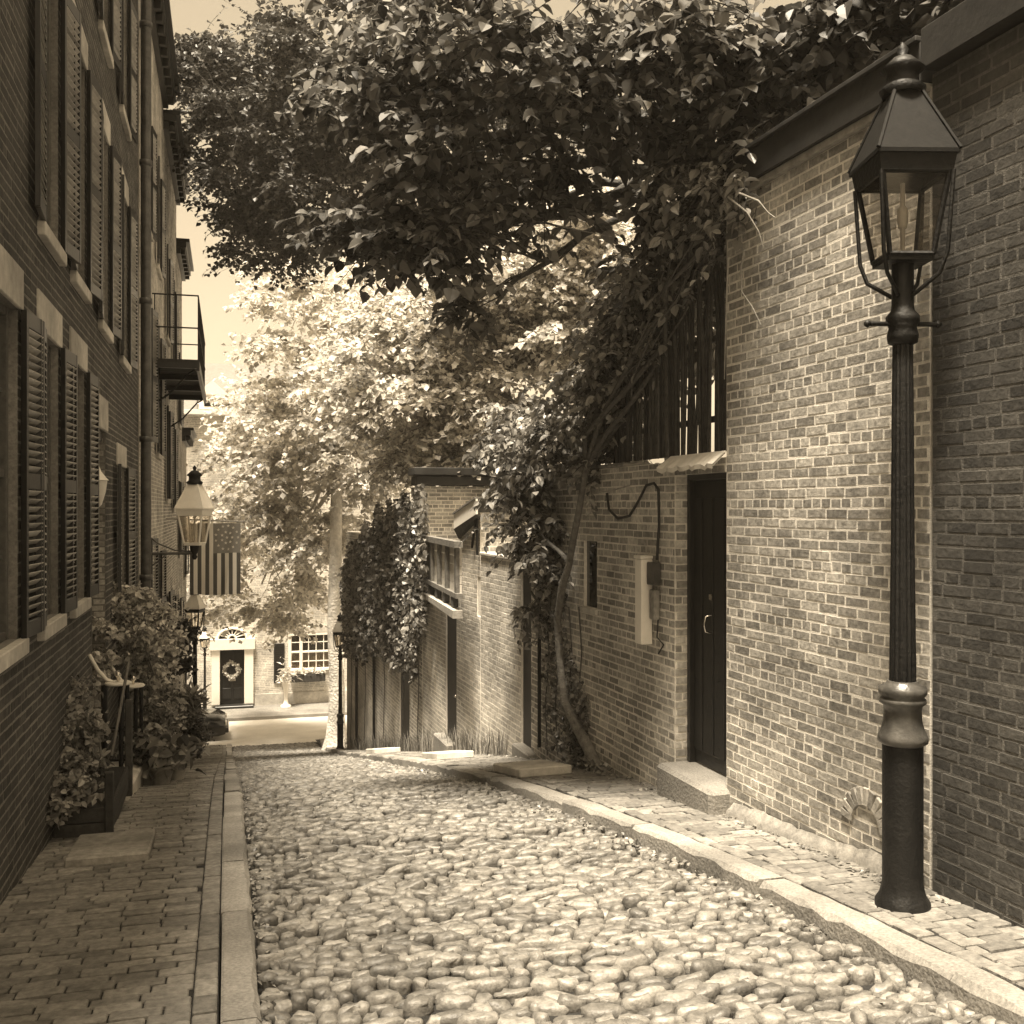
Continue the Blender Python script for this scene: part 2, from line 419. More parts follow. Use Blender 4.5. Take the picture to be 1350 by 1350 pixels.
# road: cobbles bedded in dark earth, one surface
def stone_verts(rg, w, d, h, n, rings):
    V=[];ph=rg.uniform(0,6.28); e=rg.uniform(.75,1.0)
    a1,a2,p1,p2=rg.uniform(.03,.12),rg.uniform(.02,.09),rg.uniform(0,6.3),rg.uniform(0,6.3)
    for (rr,zz) in rings:
        for i in range(n):
            a=2*math.pi*i/n; k=1+a1*math.cos(2*a+p1)+a2*math.cos(3*a+p2)
            ca,sa=math.cos(a),math.sin(a)
            ca=math.copysign(abs(ca)**e,ca); sa=math.copysign(abs(sa)**e,sa)
            V.append((w/2*rr*k*ca, d/2*rr*k*sa, h*zz))
    V.append((rg.uniform(-.1,.1)*w,rg.uniform(-.1,.1)*d,h))
    g=.09 if n>7 else .05
    return [(x+rg.gauss(0,g*.35)*w,y_+rg.gauss(0,g*.5)*d,z_+rg.gauss(0,g)*h) for x,y_,z_ in V]
mb=MB(); rg=random.Random(5)
ysr=list(np.arange(-3,34.4,.4))
for a,b in zip(ysr[:-1],ysr[1:]):
    mb.quad((.12,a,road_z(a)-.012),(KR(a),a,road_z(a)-.012),(KR(b),b,road_z(b)-.012),(.12,b,road_z(b)-.012),mi=1)
y=2.6
ringsN=[(.93,-.6),(1.0,.22),(.93,.72),(.74,.96)]; ringsF=[(1.0,-.2),(.86,.55)]
while y<34.1:
    near=y<10; dstep=rg.uniform(.050,.082)*(1.0 if near else 1.2)
    x=.135+rg.uniform(-.02,.06); z=0
    wob=rg.uniform(0,6)
    while x<KR(y)-.03:
        w=rg.uniform(.085,.20)*(1 if near else 1.2)
        if rg.random()<.14: w=rg.uniform(.06,.09)
        if x<.45 or x>KR(y)-.35: w*=.72
        w=min(w,KR(y)-x-.005)
        if w<.05: break
        d=dstep*rg.uniform(1.08,1.45); h=rg.uniform(.030,.056)
        cx=x+w/2; cy=y+rg.uniform(-.03,.03)+.05*math.sin(cx*2.1+wob*.15+y*.9)
        n,rings=(10,ringsN) if near else (6,ringsF)
        V=stone_verts(rg,w*1.03,d,h,n,rings)
        ang=rg.gauss(0,.22); ca,sa=math.cos(ang),math.sin(ang); tx,ty=rg.gauss(0,.10),rg.gauss(-.04,.12)
        bz=road_z(cy); sl=(road_z(cy+.1)-road_z(cy-.1))/.2; dome=.06*(1-((cx-1.4)/1.3)**2)*0
        b0=rg.uniform(-.016,.008)
        VV=[]
        for (p,q,r) in V:
            X=p*ca-q*sa; Y=p*sa+q*ca
            VV.append((cx+X, cy+Y, bz+b0+r-.004+X*tx+Y*ty+Y*sl+dome))
        fs=[]
        for j in range(len(rings)-1):
            for i in range(n): fs.append((j*n+i,j*n+(i+1)%n,(j+1)*n+(i+1)%n,(j+1)*n+i))
        L=(len(rings)-1)*n
        for i in range(n): fs.append((L+i,L+(i+1)%n,L+n))
        mb.add(VV,fs,0,True); x+=w*.97+rg.uniform(-.004,.008)
    y+=dstep*.93
tag(mb.build('road',['cobble','soil']),kind='structure')
# kerbs
def kerb(name, side, seed):
    rg=random.Random(seed); mb=MB(); y=1.5
    while y<34:
        L=rg.uniform(1.0,1.9); e=min(y+L,34.1); k=max(4,int(L/.12))
        o1=rg.uniform(-.012,.012); oz=rg.uniform(-.008,.008)
        for t in range(k):
            pass
        ys=[y+.006+(e-y-.012)*t/k for t in range(k+1)]
        V=[];Fc=[]
        for t,yy in enumerate(ys):
            if side<0: xi,xo=-.03+o1,.13+o1*.6
            else: xi,xo=KR(yy)+.17+o1,KR(yy)+o1*.6
            zt=walk_z(yy)+oz+rg.uniform(-.005,.005); ch=rg.uniform(.010,.032)
            s_=1 if side<0 else -1
            x1=xo+rg.uniform(-.009,.007)
            V+=[(xi,yy,zt-.35),(xi,yy,zt-.006),(xi+.012*s_,yy,zt),(x1-ch*s_,yy,zt+rg.uniform(-.003,.002)),(x1,yy,zt-ch*1.2),(x1+.012*s_,yy,zt-.35)]
        for t in range(k):
            for q in range(5):
                f=(t*6+q,t*6+q+1,(t+1)*6+q+1,(t+1)*6+q); Fc.append(f if side<0 else f[::-1])
        Fc.append(tuple(range(6)) if side>0 else tuple(range(6))[::-1]); b=k*6; Fc.append(tuple(range(b,b+6))[::-1] if side>0 else tuple(range(b,b+6)))
        mb.add(V,[f[::-1] for f in Fc],0); y=e
    return tag(mb.build(name,'granite'),kind='structure')
kerb('left_kerb',-1,3); kerb('right_kerb',1,4)
# brick pavements
def paving(name, xa, xb, seed, soldier):
    rg=random.Random(seed); mb=MB(); ys=list(np.arange(1.0,34.2,.5))
    for a,b in zip(ys[:-1],ys[1:]):
        mb.quad((xa(a),a,walk_z(a)-.02),(xb(a),a,walk_z(a)-.02),(xb(b),b,walk_z(b)-.02),(xa(b),b,walk_z(b)-.02),mi=1)
    def brick(cx,cy,w,d,ang):
        z=walk_z(cy)-.006+rg.uniform(-.006,.006); sl=(walk_z(cy+.1)-walk_z(cy-.1))/.2
        R=Matrix.Rotation(math.atan(sl)+rg.gauss(0,.02),3,'X')@Matrix.Rotation(rg.gauss(0,.018),3,'Y')@Matrix.Rotation(ang+rg.gauss(0,.012),3,'Z')
        mb.box((cx,cy,z-.02),(w,d,.045),0,R,bev=.006)
    y=1.2; r=0
    while y<34.0:
        d=.086+rg.uniform(-.004,.004); x0=xa(y); x1=xb(y)
        so=.11 if soldier else 0
        if soldier<0: x0=x0; x1=x1-so
        elif soldier>0: x0=x0+so
        x=x0-rg.uniform(0,.2) if r%2 else x0-.1+rg.uniform(-.03,.03)
        while x<x1-.02:
            w=.2+rg.uniform(-.012,.008); a=max(x,x0); b=min(x+w,x1)
            if b-a>.04: brick((a+b)/2,y+rg.uniform(-.004,.004)+.01*math.sin(x*3+y),b-a,d-.004,0)
            x+=w+.008
        y+=d+.007; r+=1
    if soldier:
        y=1.2
        while y<33.9:
            w=.2+rg.uniform(-.01,.01); cx=(xb(y)-.055) if soldier<0 else (xa(y)+.055)
            brick(cx,y+w/2,.098,w-.008,0); y+=w
    return tag(mb.build(name,['paver','soil']),kind='structure')
paving('left_pavement',lambda y:-1.25,lambda y:-.036,8,-1)
paving('right_pavement',lambda y:KR(y)+.185,lambda y:RX(y)+.02,9,1)

# ================================================================ RIGHT-HAND WALLS
DR=Vector((-RK,1,0)).normalized(); NR=Vector((-1,-RK,0)).normalized()
def rp(Y,z,off=0.0): return Vector((RX(Y),Y,z))+NR*off
def rwall(mb,Y0,Y1,z0,z1,off=0,**k):
    o=rp(Y0,0,off); brick_wall(mb,(o.x,o.y),(DR.x,DR.y),(NR.x,NR.y),(Y1-Y0)/DR.y,z0,z1,**k)
def rbox(mb,Y0,Y1,z0,z1,a,b,mi=0,bev=.004):
    """box on the wall line from offset a to b (towards the street)"""
    R=Matrix.Rotation(math.atan2(DR.y,DR.x)-math.pi/2,3,'Z')
    c=rp((Y0+Y1)/2,(z0+z1)/2,(a+b)/2); mb.box(c,(abs(b-a),(Y1-Y0)/DR.y,z1-z0),mi,R,bev)

# tall wall, far section (behind the lamp) and near section
zt=2.33
t=thing('brick_wall',rp(6,-2.3),'tall sunlit brick wall under a dark coping, right behind the street lamp','wall')
mb=MB(); hn=onR(1122,1092); hf=onR(1166,1040)
rwall(mb,4.83,7.08,-2.75,zt,seed=1,thick=.4)
mb.build('wall',['brick_pale','mortar_light'],t)
mb=MB()   # relieving arch near the foot
ca=onR(1143,1092); r0=.19
for k in range(11):
    a=math.radians(10+160*k/10); 
    c=ca+DR*(math.cos(a)*r0)+Vector((0,0,math.sin(a)*r0))+NR*.002
    R=Matrix.Rotation(math.atan2(DR.y,DR.x)-math.pi/2,3,'Z')@Matrix.Rotation(-(a-math.pi/2)*-1,3,'X')
    mb.box(c,(.03,.046,.11),0,R,bev=.004)
mb.build('relieving_arch','brick_mid',t)
mb=MB(); rbox(mb,4.83,7.14,zt+.02,zt+.24,-.4,.07); rbox(mb,4.83,7.16,zt+.24,zt+.27,-.42,.10)
c=mb.build('coping','coping',t); mb=MB(); rbox(mb,4.83,7.14,zt-.03,zt+.018,-.02,.045); mb.build('drip_strip','timber_pale',c)
mb=MB()
rg=random.Random(2); V=[];Fc=[]; ys=list(np.arange(4.86,7.0,.06))
for yy in ys:
    h=.05+rg.uniform(-.012,.014)+.015*math.sin(yy*5); w=.06+rg.uniform(-.01,.012)+.012*math.sin(yy*3.1); z=walk_z(yy)
    V+=[rp(yy,z+h+.03,.008),rp(yy,z+h,w*.5),rp(yy,z+h*.6,w),rp(yy,z-.06,w+.012)]
for q in range(len(ys)-1):
    for e in range(3): Fc.append((q*4+e,q*4+e+1,q*4+e+5,q*4+e+4))
Fc+=[(0,1,2,3),tuple(range(len(V)-4,len(V)))[::-1]]
mb.add(V,[f[::-1] for f in Fc],0,True)
mb.build('plinth','stone_grey',t)
t=thing('brick_wall',rp(3,-2),'brick wall section, edge shading put in its colour, adjoining the tall sunlit wall','wall')
mb=MB(); rwall(mb,.6,4.80,-2.6,zt+.05,seed=2,thick=.4,off=.012); mb.build('wall',['brick_dark','mortar_vignette'],t)  # vignette darkness put into the brick and mortar colours of this section
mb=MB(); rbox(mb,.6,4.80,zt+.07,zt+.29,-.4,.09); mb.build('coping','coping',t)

# garden wall with the black door
dz0=-2.13; dz1=.28; D0,D1=7.085,7.95
p=onR(778,757); s0=onR(787,757).y; s1=onR(770,757).y; sz1=onR(778,713).z; sz0=onR(778,801).z
t=thing('brick_wall',rp(9,-2.6),'brick garden wall with a deep black door under a tin hood','wall')
mb=MB(); rwall(mb,D0,11.75,-3.5,.39,seed=3,thick=.3,holes=[(0,(D1-D0),-4,dz1),(s0-D0,s1-D0,sz0,sz1)])
# the bricks of the far jamb, turned into the opening
o=rp(D1-.002,0,0); brick_wall(mb,(o.x,o.y),(-NR.x,-NR.y),(-DR.x,-DR.y),.14,-2.6,dz1,seed=31,slab=False,proud=.004)
mb.build('wall',['brick_mid','mortar_light'],t)
mb=MB(); rbox(mb,D0+.05,D1-.06,dz0+.01,dz1-.05,-.19,-.15)
for k in range(4):
    rbox(mb,D0+.1+k*.185,D0+.255+k*.185,dz0+.12,dz1-.2,-.15,-.14,bev=.004)
dr=mb.build('door','door_black',t)
mb=MB(); h=onR(938,823,-.14); 
mb.tube([rp(h.y,h.z+.07,-.14),rp(h.y,h.z+.06,-.09),rp(h.y,h.z,-.075),rp(h.y,h.z-.06,-.09),rp(h.y,h.z-.07,-.14)],.009,8)
mb.box(rp(h.y,h.z+.22,-.135),(.012,.05,.05),0,bev=.004); mb.build('handle','brass',dr)
mb=MB(); rbox(mb,D0+.005,D0+.055,dz0,dz1,-.2,-.07); rbox(mb,D1-.075,D1-.025,dz0,dz1,-.2,-.10); rbox(mb,D0+.057,D1-.078,dz1-.05,dz1-.002,-.2,-.08)
mb.build('door_frame','black_paint',t)
mb=MB(); a,b=D0-.02,D1+.06
for k in range(14):   # crimped tin hood
    y0=a+(b-a)*k/14; y1=a+(b-a)*(k+1)/14; o1=.13+.012*math.sin(k*1.9); o2=.13+.012*math.sin((k+1)*1.9); e1=.012*math.sin(k*2.3); e2=.012*math.sin((k+1)*2.3)
    mb.quad(rp(y0,.44,.01),rp(y0,.335+e1,o1),rp(y1,.335+e2,o2),rp(y1,.44,.01)); mb.quad(rp(y0,.335+e1,o1),rp(y0,.30+e1,o1-.004),rp(y1,.30+e2,o2-.004),rp(y1,.335+e2,o2))
    mb.quad(rp(y0,.425,.01),rp(y1,.425,.01),rp(y1,.32+e2,o2-.006),rp(y0,.32+e1,o1-.006))
mb.build('hood','tin',t)
mb=MB(); rbox(mb,D0-.06,D1+.02,-2.62,dz0-.004,-.22,.17,bev=.03); mb.build('doorstep','granite',t)
w=MB(); rbox(w,s0+.003,s1-.003,sz0+.003,sz1-.003,-.06,-.03); wd=w.build('window','window_glass',t)
w=MB(); rbox(w,s0-.02,s1+.02,sz0-.06,sz0-.004,-.12,.03); w.build('sill','stone_pale',wd)
mb=MB(); rbox(mb,9.0,11.6,.392,.43,-.28,.015,bev=.01); mb.build('coping','stone_grey',t)

# stick fence on the garden wall
t=thing('stick_fence',rp(8.2,.45,-.1),'dark fence of upright sticks standing on the garden wall','fence')
mb=MB(); rg=random.Random(4); Y=7.12
while Y<9.5:
    h=1.55+rg.uniform(-.12,.15)-max(0,Y-8.8)*.3; r=rg.uniform(.012,.02); b=rp(Y,.445,-.10+rg.uniform(-.02,.02))
    mb.tube([b,b+Vector((rg.gauss(0,.01),rg.gauss(0,.01),h*.5)),b+Vector((rg.gauss(0,.02),rg.gauss(0,.02),h))],[r,r*.95,r*.7],5)
    Y+=r*2+rg.uniform(.002,.012)
mb.build('sticks','timber_dark',t)
mb=MB(); 
for z in (.7,1.35,1.75): rbox(mb,7.12,9.5,z,z+.05,-.19,-.15)
mb.build('rail','timber_dark',t)

# meter duct, meters and cable on the garden wall
t=thing('utility_duct',onR(852,845),'white painted vertical duct fixed to the garden wall beside the black door','duct')
a=onR(862,737); b=onR(847,845)
mb=MB(); rbox(mb,a.y,a.y+.14,b.z,a.z,.012,.12,bev=.006); mb.build('duct','white_paint',t)
mb=MB(); rbox(mb,a.y-.005,a.y+.145,a.z+.002,a.z+.03,.01,.13); mb.build('cap','tin',t)
t=thing('meter_box',onR(868,810),'two small dark meter boxes beside the white duct','meter')
mb=MB(); rbox(mb,a.y-.17,a.y-.04,a.z-.22,a.z-.02,.012,.09,bev=.008); mb.build('upper_box','iron_worn',t)
mb=MB(); rbox(mb,a.y-.15,a.y-.05,a.z-.52,a.z-.26,.012,.07,bev=.008); mb.build('lower_box','stone_grey',t)
mb=MB()
mb.tube([onR(x,y,.03) for x,y in [(800,650),(803,672),(815,684),(830,680),(842,660),(852,640),(862,637),(868,645),(869,690),(866,738)]],.013,6)
mb.tube([onR(x,y,.025) for x,y in [(868,812),(866,840),(875,850),(868,862)]],.007,5)
tag(mb.build('cable','cable',org=onR(866,738)),'loose black cable looping over the garden wall down to the meters','cable')

# low wall with the second door
E0,E1=11.78,13.98; zE=-.66
d0=onR(706,900).y; d1=onR(687,900).y
t=thing('brick_wall',rp(13,-3.3),'low pale brick wall with a narrow black door left of the climbing vine','wall')
mb=MB(); rwall(mb,E0,E1,-4.3,zE,seed=5,thick=.3,holes=[(d0-E0,d1-E0,-5,zE-.06)]); mb.build('wall',['brick_light','mortar_light'],t)
mb=MB(); rbox(mb,d0+.02,d1-.02,walk_z(d0)+.05,zE-.07,-.05,-.02); dd=mb.build('door','door_black',t)
mb=MB(); mb.lathe(rp(d0+.1,-1.9,-.01),[(.01,-.02),(.025,0),(.01,.02)],10,axis=NR); mb.build('handle','brass',dd)
mb=MB(); rbox(mb,d0-.05,d1+.02,-3.4,walk_z(d0)+.06,-.2,.12,bev=.02); mb.build('doorstep','granite',t)
mb=MB(); rbox(mb,E0+.05,E1-.02,zE+.003,zE+.05,-.3,.03,bev=.012); mb.build('coping','brick_light',t)
mb=MB(); mb.tube([onR(711,y,.05) for y in (742,800,880,985)],.022,8); mb.tube([onR(711,742,.05),onR(706,748,.1)],.02,8)
mb.build('drainpipe','iron',t)

# lean-to outbuilding with white fascia, slit window and lattice bay
L0=14.0; L1=onR(607,700).y; L2=17.7
za=onR(642,676).z; zb=onR(608,692).z
sl0=onR(635,780).y; sl1=onR(629,780).y; q1=onR(632,760).z; q0=onR(632,813).z
g0=onR(602,880).y; g1=onR(588,880).y; gt=onR(595,803).z
t=thing('outbuilding',rp(15.5,-3.8),'pale brick lean-to with a slanting white fascia and a wooden lattice bay','building')
mb=MB(); zl=-.62
rwall(mb,L0,L1,-4.9,zb-.02,seed=6,thick=.25,holes=[(sl0-L0,sl1-L0,q0,q1)])
rwall(mb,L1+.002,L2,-5.2,zl,seed=7,thick=.25,holes=[(g0-L1,g1-L1,-6,gt)])
o=rp(L0,0,-.27); o2=Vector((RX(L0),L0,0)); brick_wall(mb,(o2.x+.01,L0-.001),(1,0),(0,-1),3.0,-3.4,za,seed=8,thick=.22)
# raking top between the two heights
mb.prism([rp(L0,zb-.02,0),rp(L1,zb-.02,0),rp(L0,za,0)],-NR*.25,1)
mb.build('wall',['brick_light','mortar_light'],t)
mb=MB(); A=rp(L0-.12,za-.02,.10); B=rp(L1+.02,zb-.06,.10); U=Vector((0,0,.24))
mb.prism([A,B,B+U,A+U],-NR*.03); fa=mb.build('fascia','white_paint',t)
mb=MB(); mb.prism([A+U*.9+NR*.02,B+U*.9+NR*.02,B+U+NR*.02,A+U+NR*.02],Vector((3.1,0,.02))); mb.build('roof','roof_slate',t)
mb=MB(); mb.prism([A-Vector((0,0,.005)),B-Vector((0,0,.005)),B+Vector((0,0,-.16))-NR*.08,A+Vector((0,0,-.03))-NR*.08],-NR*.02); mb.build('soffit_board','timber_dark',t)
mb=MB(); mb.tube([rp(L0+.08,za-.05,.04),rp(L0+.3,za-.5,.04)],.02,6); mb.tube([rp(L0+.02,za-.05,.04),rp(L0+.02,zE,.04)],.02,6); mb.build('drainpipe','iron',t)
mb=MB(); rbox(mb,sl0+.003,sl1-.003,q0+.003,q1-.003,-.05,-.02); mb.build('window','window_glass',t)
mb=MB(); rbox(mb,g0+.01,g1-.01,walk_z(g0),gt-.01,-.05,-.02); dd=mb.build('door','door_black',t)
mb=MB(); mb.lathe(rp(g0+.1,-2.9,-.01),[(.008,-.02),(.03,0),(.008,.02)],10,axis=NR); mb.build('handle','brass',dd)
mb=MB(); rbox(mb,g0-.15,g1+.05,walk_z(g0)-.3,walk_z(g0)+.16,.012,.2,bev=.02); mb.build('doorstep','granite',t)
# lattice bay: pale boards behind four uprights, tilted out from the wall at its near end
bn=onR(606,760,.30); bf=onR(565,745,.04)
bn.z=0; bf.z=0
def bay(s,z,o=0): 
    dv=(bf-bn); nn=Vector((-dv.y,dv.x,0)).normalized(); nn = nn if nn.x<0 else -nn
    p=bn+dv*s; return Vector((p.x,p.y,z))+nn*o
rz=lambda s,px0,px1: None
zt0=onR(606,722,.30).z; zb0=onR(606,782,.30).z
ztf=zt0+.06; zbf=zb0-.04
mb=MB()
for k in range(5):
    a=zb0+(zt0-zb0)*k/5; b=zb0+(zt0-zb0)*(k+1)/5-.012
    mb.prism([bay(0,a),bay(1,a),bay(1,b),bay(0,b)],bay(0,0,-.03)-bay(0,0,0))
bb=mb.build('lattice_bay','board_pale',t)
mb=MB()
for s in (.02,.3,.55,.8,.97):
    mb.prism([bay(s-.022,zb0,.005),bay(s+.022,zb0,.005),bay(s+.022,zt0,.005),bay(s-.022,zt0,.005)],bay(0,0,.05)-bay(0,0,0))
mb.prism([bay(-.03,zt0,-.03),bay(1.02,zt0,-.03),bay(1.02,zt0+.09,-.03),bay(-.03,zt0+.09,-.03)],bay(0,0,.12)-bay(0,0,0))
mb.prism([bay(-.03,zb0-.07,-.03),bay(1.02,zb0-.07,-.03),bay(1.02,zb0,-.03),bay(-.03,zb0,-.03)],bay(0,0,.10)-bay(0,0,0))
mb.build('lattice_bars','timber_brown',bb)
mb=MB()
for s in (.1,.35,.6,.85):
    mb=MB(); mb.prism([bay(s-.03,zb0-.22,-.02),bay(s+.03,zb0-.22,-.02),bay(s+.03,zb0-.075,-.02),bay(s-.03,zb0-.075,-.02)],bay(0,0,.08)-bay(0,0,0)); mb.build('bracket','timber_dark',bb)
mb=MB(); mb.prism([bay(-.04,zb0-.34,-.02),bay(1.02,zb0-.30,-.02),bay(1.02,zb0-.23,-.02),bay(-.04,zb0-.23,-.02)],bay(0,0,.14)-bay(0,0,0)); mb.build('shelf','timber_pale',bb)

# tall garden house beyond, ivy-covered street face
t=thing('brick_house',rp(22,-5),'tall dark-corniced brick building behind the lean-to, ivy over its lane side','building')
G0=17.75; gz=onR(560,641).z
mb=MB(); dpp=onR(540,930).y; dpq=onR(527,930).y
GM=min(dpp-.15,20.2)
rwall(mb,G0,GM,-7,gz,seed=9,thick=.3); rwall(mb,GM+.004,26.8,-7,-.6,seed=19,thick=.3,bi=2,mi=1,holes=[(dpp-GM,dpq-GM,-8,-2.6)])
brick_wall(mb,(RX(G0)+.012,G0),(1,0),(0,-1),3.6,-5,gz,seed=10,thick=.3,rough=.8)
mb.build('wall',['brick_mid','mortar_light','brick_light'],t)
mb=MB(); mb.box((RX(G0)+1.75,G0+.05,gz+.1),(3.8,.5,.16),0,bev=.01); mb.box((RX(G0)+1.75,G0+.02,gz+.26),(3.9,.6,.13),0,bev=.01); mb.build('cornice','coping',t)
mb=MB(); mb.box((RX(22)+2.0,(G0+GM)/2+.2,gz+.2),(3.6,GM-G0-.3,.12),0); mb.build('roof','roof_slate',t)
mb=MB(); rbox(mb,dpp+.02,dpq-.02,walk_z(dpp)-.1,-2.62,-.05,-.02); mb.build('door','door_black',t)
for x in (493,470):
    mb=MB(); mb.tube([onR(x,y,.06) for y in (800,880,985)],.032,8); mb.build('drainpipe','iron',t)
t=thing('wall_lamp_box',onR(553,830),'small white box fixed to the ivy wall beside the lattice bay','box')
mb=MB(); a=onR(556,792,.05); rbox(mb,a.y,a.y+.25,onR(556,831,.05).z,a.z,.02,.2,bev=.01); mb.build('box','white_paint',t); mb=MB(); rbox(mb,a.y-.02,a.y+.27,a.z+.001,a.z+.03,.015,.22); mb.build('lid','stone_grey',t)
# loose paving slabs at doors
for (x,y,w,l,lab) in [(590,992,.5,.7,'pale stone slab lying before the lattice-bay door'),(660,1012,.55,.75,'pale stone slab lying on the pavement before the low wall'),(520,986,.5,.7,'small pale stone slab by the farthest drainpipe doorway')]:
    p=None
    for Yy in np.arange(8,30,.05):
        r=ray(x,y); 
        if abs(-r[2]*0+road_z(Yy)+.16 - r[2]*(Yy/r[1]))<.03: p=Vector((r[0]*Yy/r[1],Yy,walk_z(Yy))); break
    if p is None: continue
    p.x=max(p.x,KR(p.y)+.2+w/2); p.x=min(p.x,RX(p.y)-.2-w/2)
    mb=MB(); sl=(walk_z(p.y+.2)-walk_z(p.y-.2))/.4
    mb.box(p+Vector((0,0,.035)),(w,l,.09),0,Matrix.Rotation(math.atan(sl),3,'X')@Matrix.Rotation(.1,3,'Z'),bev=.012)
    tag(mb.build('stone_slab','stone_pale',org=p),lab,'slab')
# ================================================================ STREET LAMPS
def lantern_parts(par, z, sc=1.0, rot=math.radians(31), roofmat='iron', framemat='iron', base=None, glass='lamp_glass', rods=True):
    """square gas lantern whose glass bottom is at height z above par"""
    o=Vector(base)+Vector((0,0,z)); 
    def cor(r,zz):   # four corners at half-diagonal r
        return [o+Vector((r*math.sin(rot+k*math.pi/2),-r*math.cos(rot+k*math.pi/2),zz))*1 for k in range(4)]
    s=sc; rb,rt,hg,hb,hr=.155*s,.235*s,.395*s,.10*s,.33*s
    lo,up=cor(rb,0),cor(rt,hg)
    mb=MB()
    for k in range(4):
        mb.tube([lo[k],up[k]],.014*s,6,smooth=False); mb.tube([lo[k],lo[(k+1)%4]],.013*s,6,smooth=False); mb.tube([up[k],up[(k+1)%4]],.014*s,6,smooth=False)
    b0=cor(rb*1.03,-.03*s); b1=cor(rb*1.03,-.005*s); mb.add(b0+b1,[(0,1,2,3),(7,6,5,4),(0,4,5,1),(1,5,6,2),(2,6,7,3),(3,7,4,0)])
    c0,c1=cor(rt*1.08,hg+.0*s),cor(rt*1.17,hg+hb)
    ci=cor(rt*.98,hg); 
    mb.add(c0+c1,[(0,1,5,4),(1,2,6,5),(2,3,7,6),(3,0,4,7)])
    c2=cor(rt*1.2,hg+.018*s); c3=cor(rt*1.2,hg-.0*s)
    fr=mb.build('lantern_frame',framemat,par)
    mb=MB()
    for k in range(4):
        a,b,c,d=[p.lerp(o+Vector((0,0,(p-o).z)),.03) for p in (lo[k],lo[(k+1)%4],up[(k+1)%4],up[k])]; mb.quad(a,b,c,d)
    mb.build('glass',glass,fr)
    mb=MB(); r0,r1=cor(rt*1.22,hg+hb),cor(rt*.42,hg+hb+hr); rr=cor(rt*1.22,hg+hb-.02*s)
    mb.add(r0+r1+rr,[(0,1,5,4),(1,2,6,5),(2,3,7,6),(3,0,4,7),(4,5,6,7),(8,9,1,0),(9,10,2,1),(10,11,3,2),(11,8,0,3),(11,10,9,8)])
    for k in range(4): mb.tube([r0[k],r1[k]],.011*s,5,smooth=False)
    rf=mb.build('roof','roof_iron' if roofmat=='iron' else roofmat,par)
    mb=MB(); zz=hg+hb+hr; mb.lathe(o,[(.10*s,zz),(.115*s,zz+.03*s),(.08*s,zz+.06*s),(.08*s,zz+.11*s),(.11*s,zz+.13*s),(.05*s,zz+.19*s),(.018*s,zz+.2*s),(.03*s,zz+.235*s),(.004*s,zz+.27*s)],14)
    mb.build('finial','iron',par)
    mb=MB(); mb.lathe(o,[(.010*s,0),(.012*s,.15*s),(.022*s,.155*s),(.022*s,.17*s),(.028*s,.19*s),(.026*s,.25*s),(.012*s,.265*s),(.012*s,.38*s)],12); mb.build('mantle','mantle',par)
    if rods:
        mb=MB()
        for k in range(4):
            a=up[k]; d=(a-o); d.z=0; d.normalize()
            q=[o+d*(rt*1.08)+Vector((0,0,hg)),o+d*(rb*1.45)+Vector((0,0,.0*s)),o+d*(rb*1.2)+Vector((0,0,-.10*s)),o+d*.055*s+Vector((0,0,-.19*s))]
            mb.tube(q,.011*s,6)
        mb.build('scroll_rods','iron',par)
def street_lamp(base, label, sc=1.0, roofmat='iron', rot=math.radians(31), group='gas street lamps', glass='lamp_glass'):
    t=thing('street_lamp',base,label,'street lamp',group); b=Vector(base); s=sc
    mb=MB(); mb.lathe(b,[(.14*s,-.02),(.14*s,.02*s),(.12*s,.05*s),(.108*s,.09*s),(.103*s,.12*s),(.103*s,.845*s)],28); mb.build('base','iron',t)
    mb=MB(); mb.lathe(b,[(.103*s,.845*s),(.127*s,.86*s),(.127*s,.885*s),(.122*s,.90*s),(.108*s,.93*s),(.098*s,.97*s),(.095*s,1.02*s),(.098*s,1.05*s),(.118*s,1.065*s),(.118*s,1.085*s),(.105*s,1.095*s),(.122*s,1.115*s),(.122*s,1.145*s),(.085*s,1.165*s),(.078*s,1.18*s)],28); mb.build('collar','iron_worn',t)
    mb=MB(); n=32; prof=[(.069,1.17),(.060,1.9),(.055,2.7),(.051,2.97)]
    V=[];Fc=[]
    for (r,z) in prof:
        for i in range(n):
            a=2*math.pi*i/n; q=r*s*(1-.07*(i%2)); V.append(b+Vector((q*math.cos(a),q*math.sin(a),z*s)))
    for j in range(len(prof)-1):
        for i in range(n): Fc.append((j*n+i,j*n+(i+1)%n,(j+1)*n+(i+1)%n,(j+1)*n+i))
    mb.add(V,Fc); mb.build('shaft','iron',t)
    mb=MB(); mb.lathe(b,[(.056*s,2.95*s),(.075*s,2.96*s),(.08*s,3.0*s),(.07*s,3.04*s),(.085*s,3.07*s),(.085*s,3.10*s),(.06*s,3.13*s),(.056*s,3.16*s),(.056*s,3.385*s)],20); mb.build('neck','iron',t)
    mb=MB(); a=math.radians(-12)
    dv=Vector((math.cos(a),math.sin(a),0)); mb.tube([b+dv*-.19*s+Vector((0,0,3.06*s)),b+dv*.19*s+Vector((0,0,3.06*s))],.013*s,8)
    for q in (-.19,.19): mb.lathe(b+dv*q*s+Vector((0,0,3.06*s)),[(.004,-.02*s),(.019*s,-.008*s),(.019*s,.008*s),(.004,.02*s)],10)
    mb.build('ladder_bar','iron',t)
    lantern_parts(t,3.405*s,s*1.04,rot,roofmat,'iron',b,glass); return t
bl=at(1190,1190,5.4); bl.z=walk_z(bl.y); bl.x=min(bl.x,RX(bl.y)-.17)
street_lamp(bl,'big black fluted street lamp close in front of the tall brick wall')
p=at(257,960,26.0); p.z=walk_z(p.y)
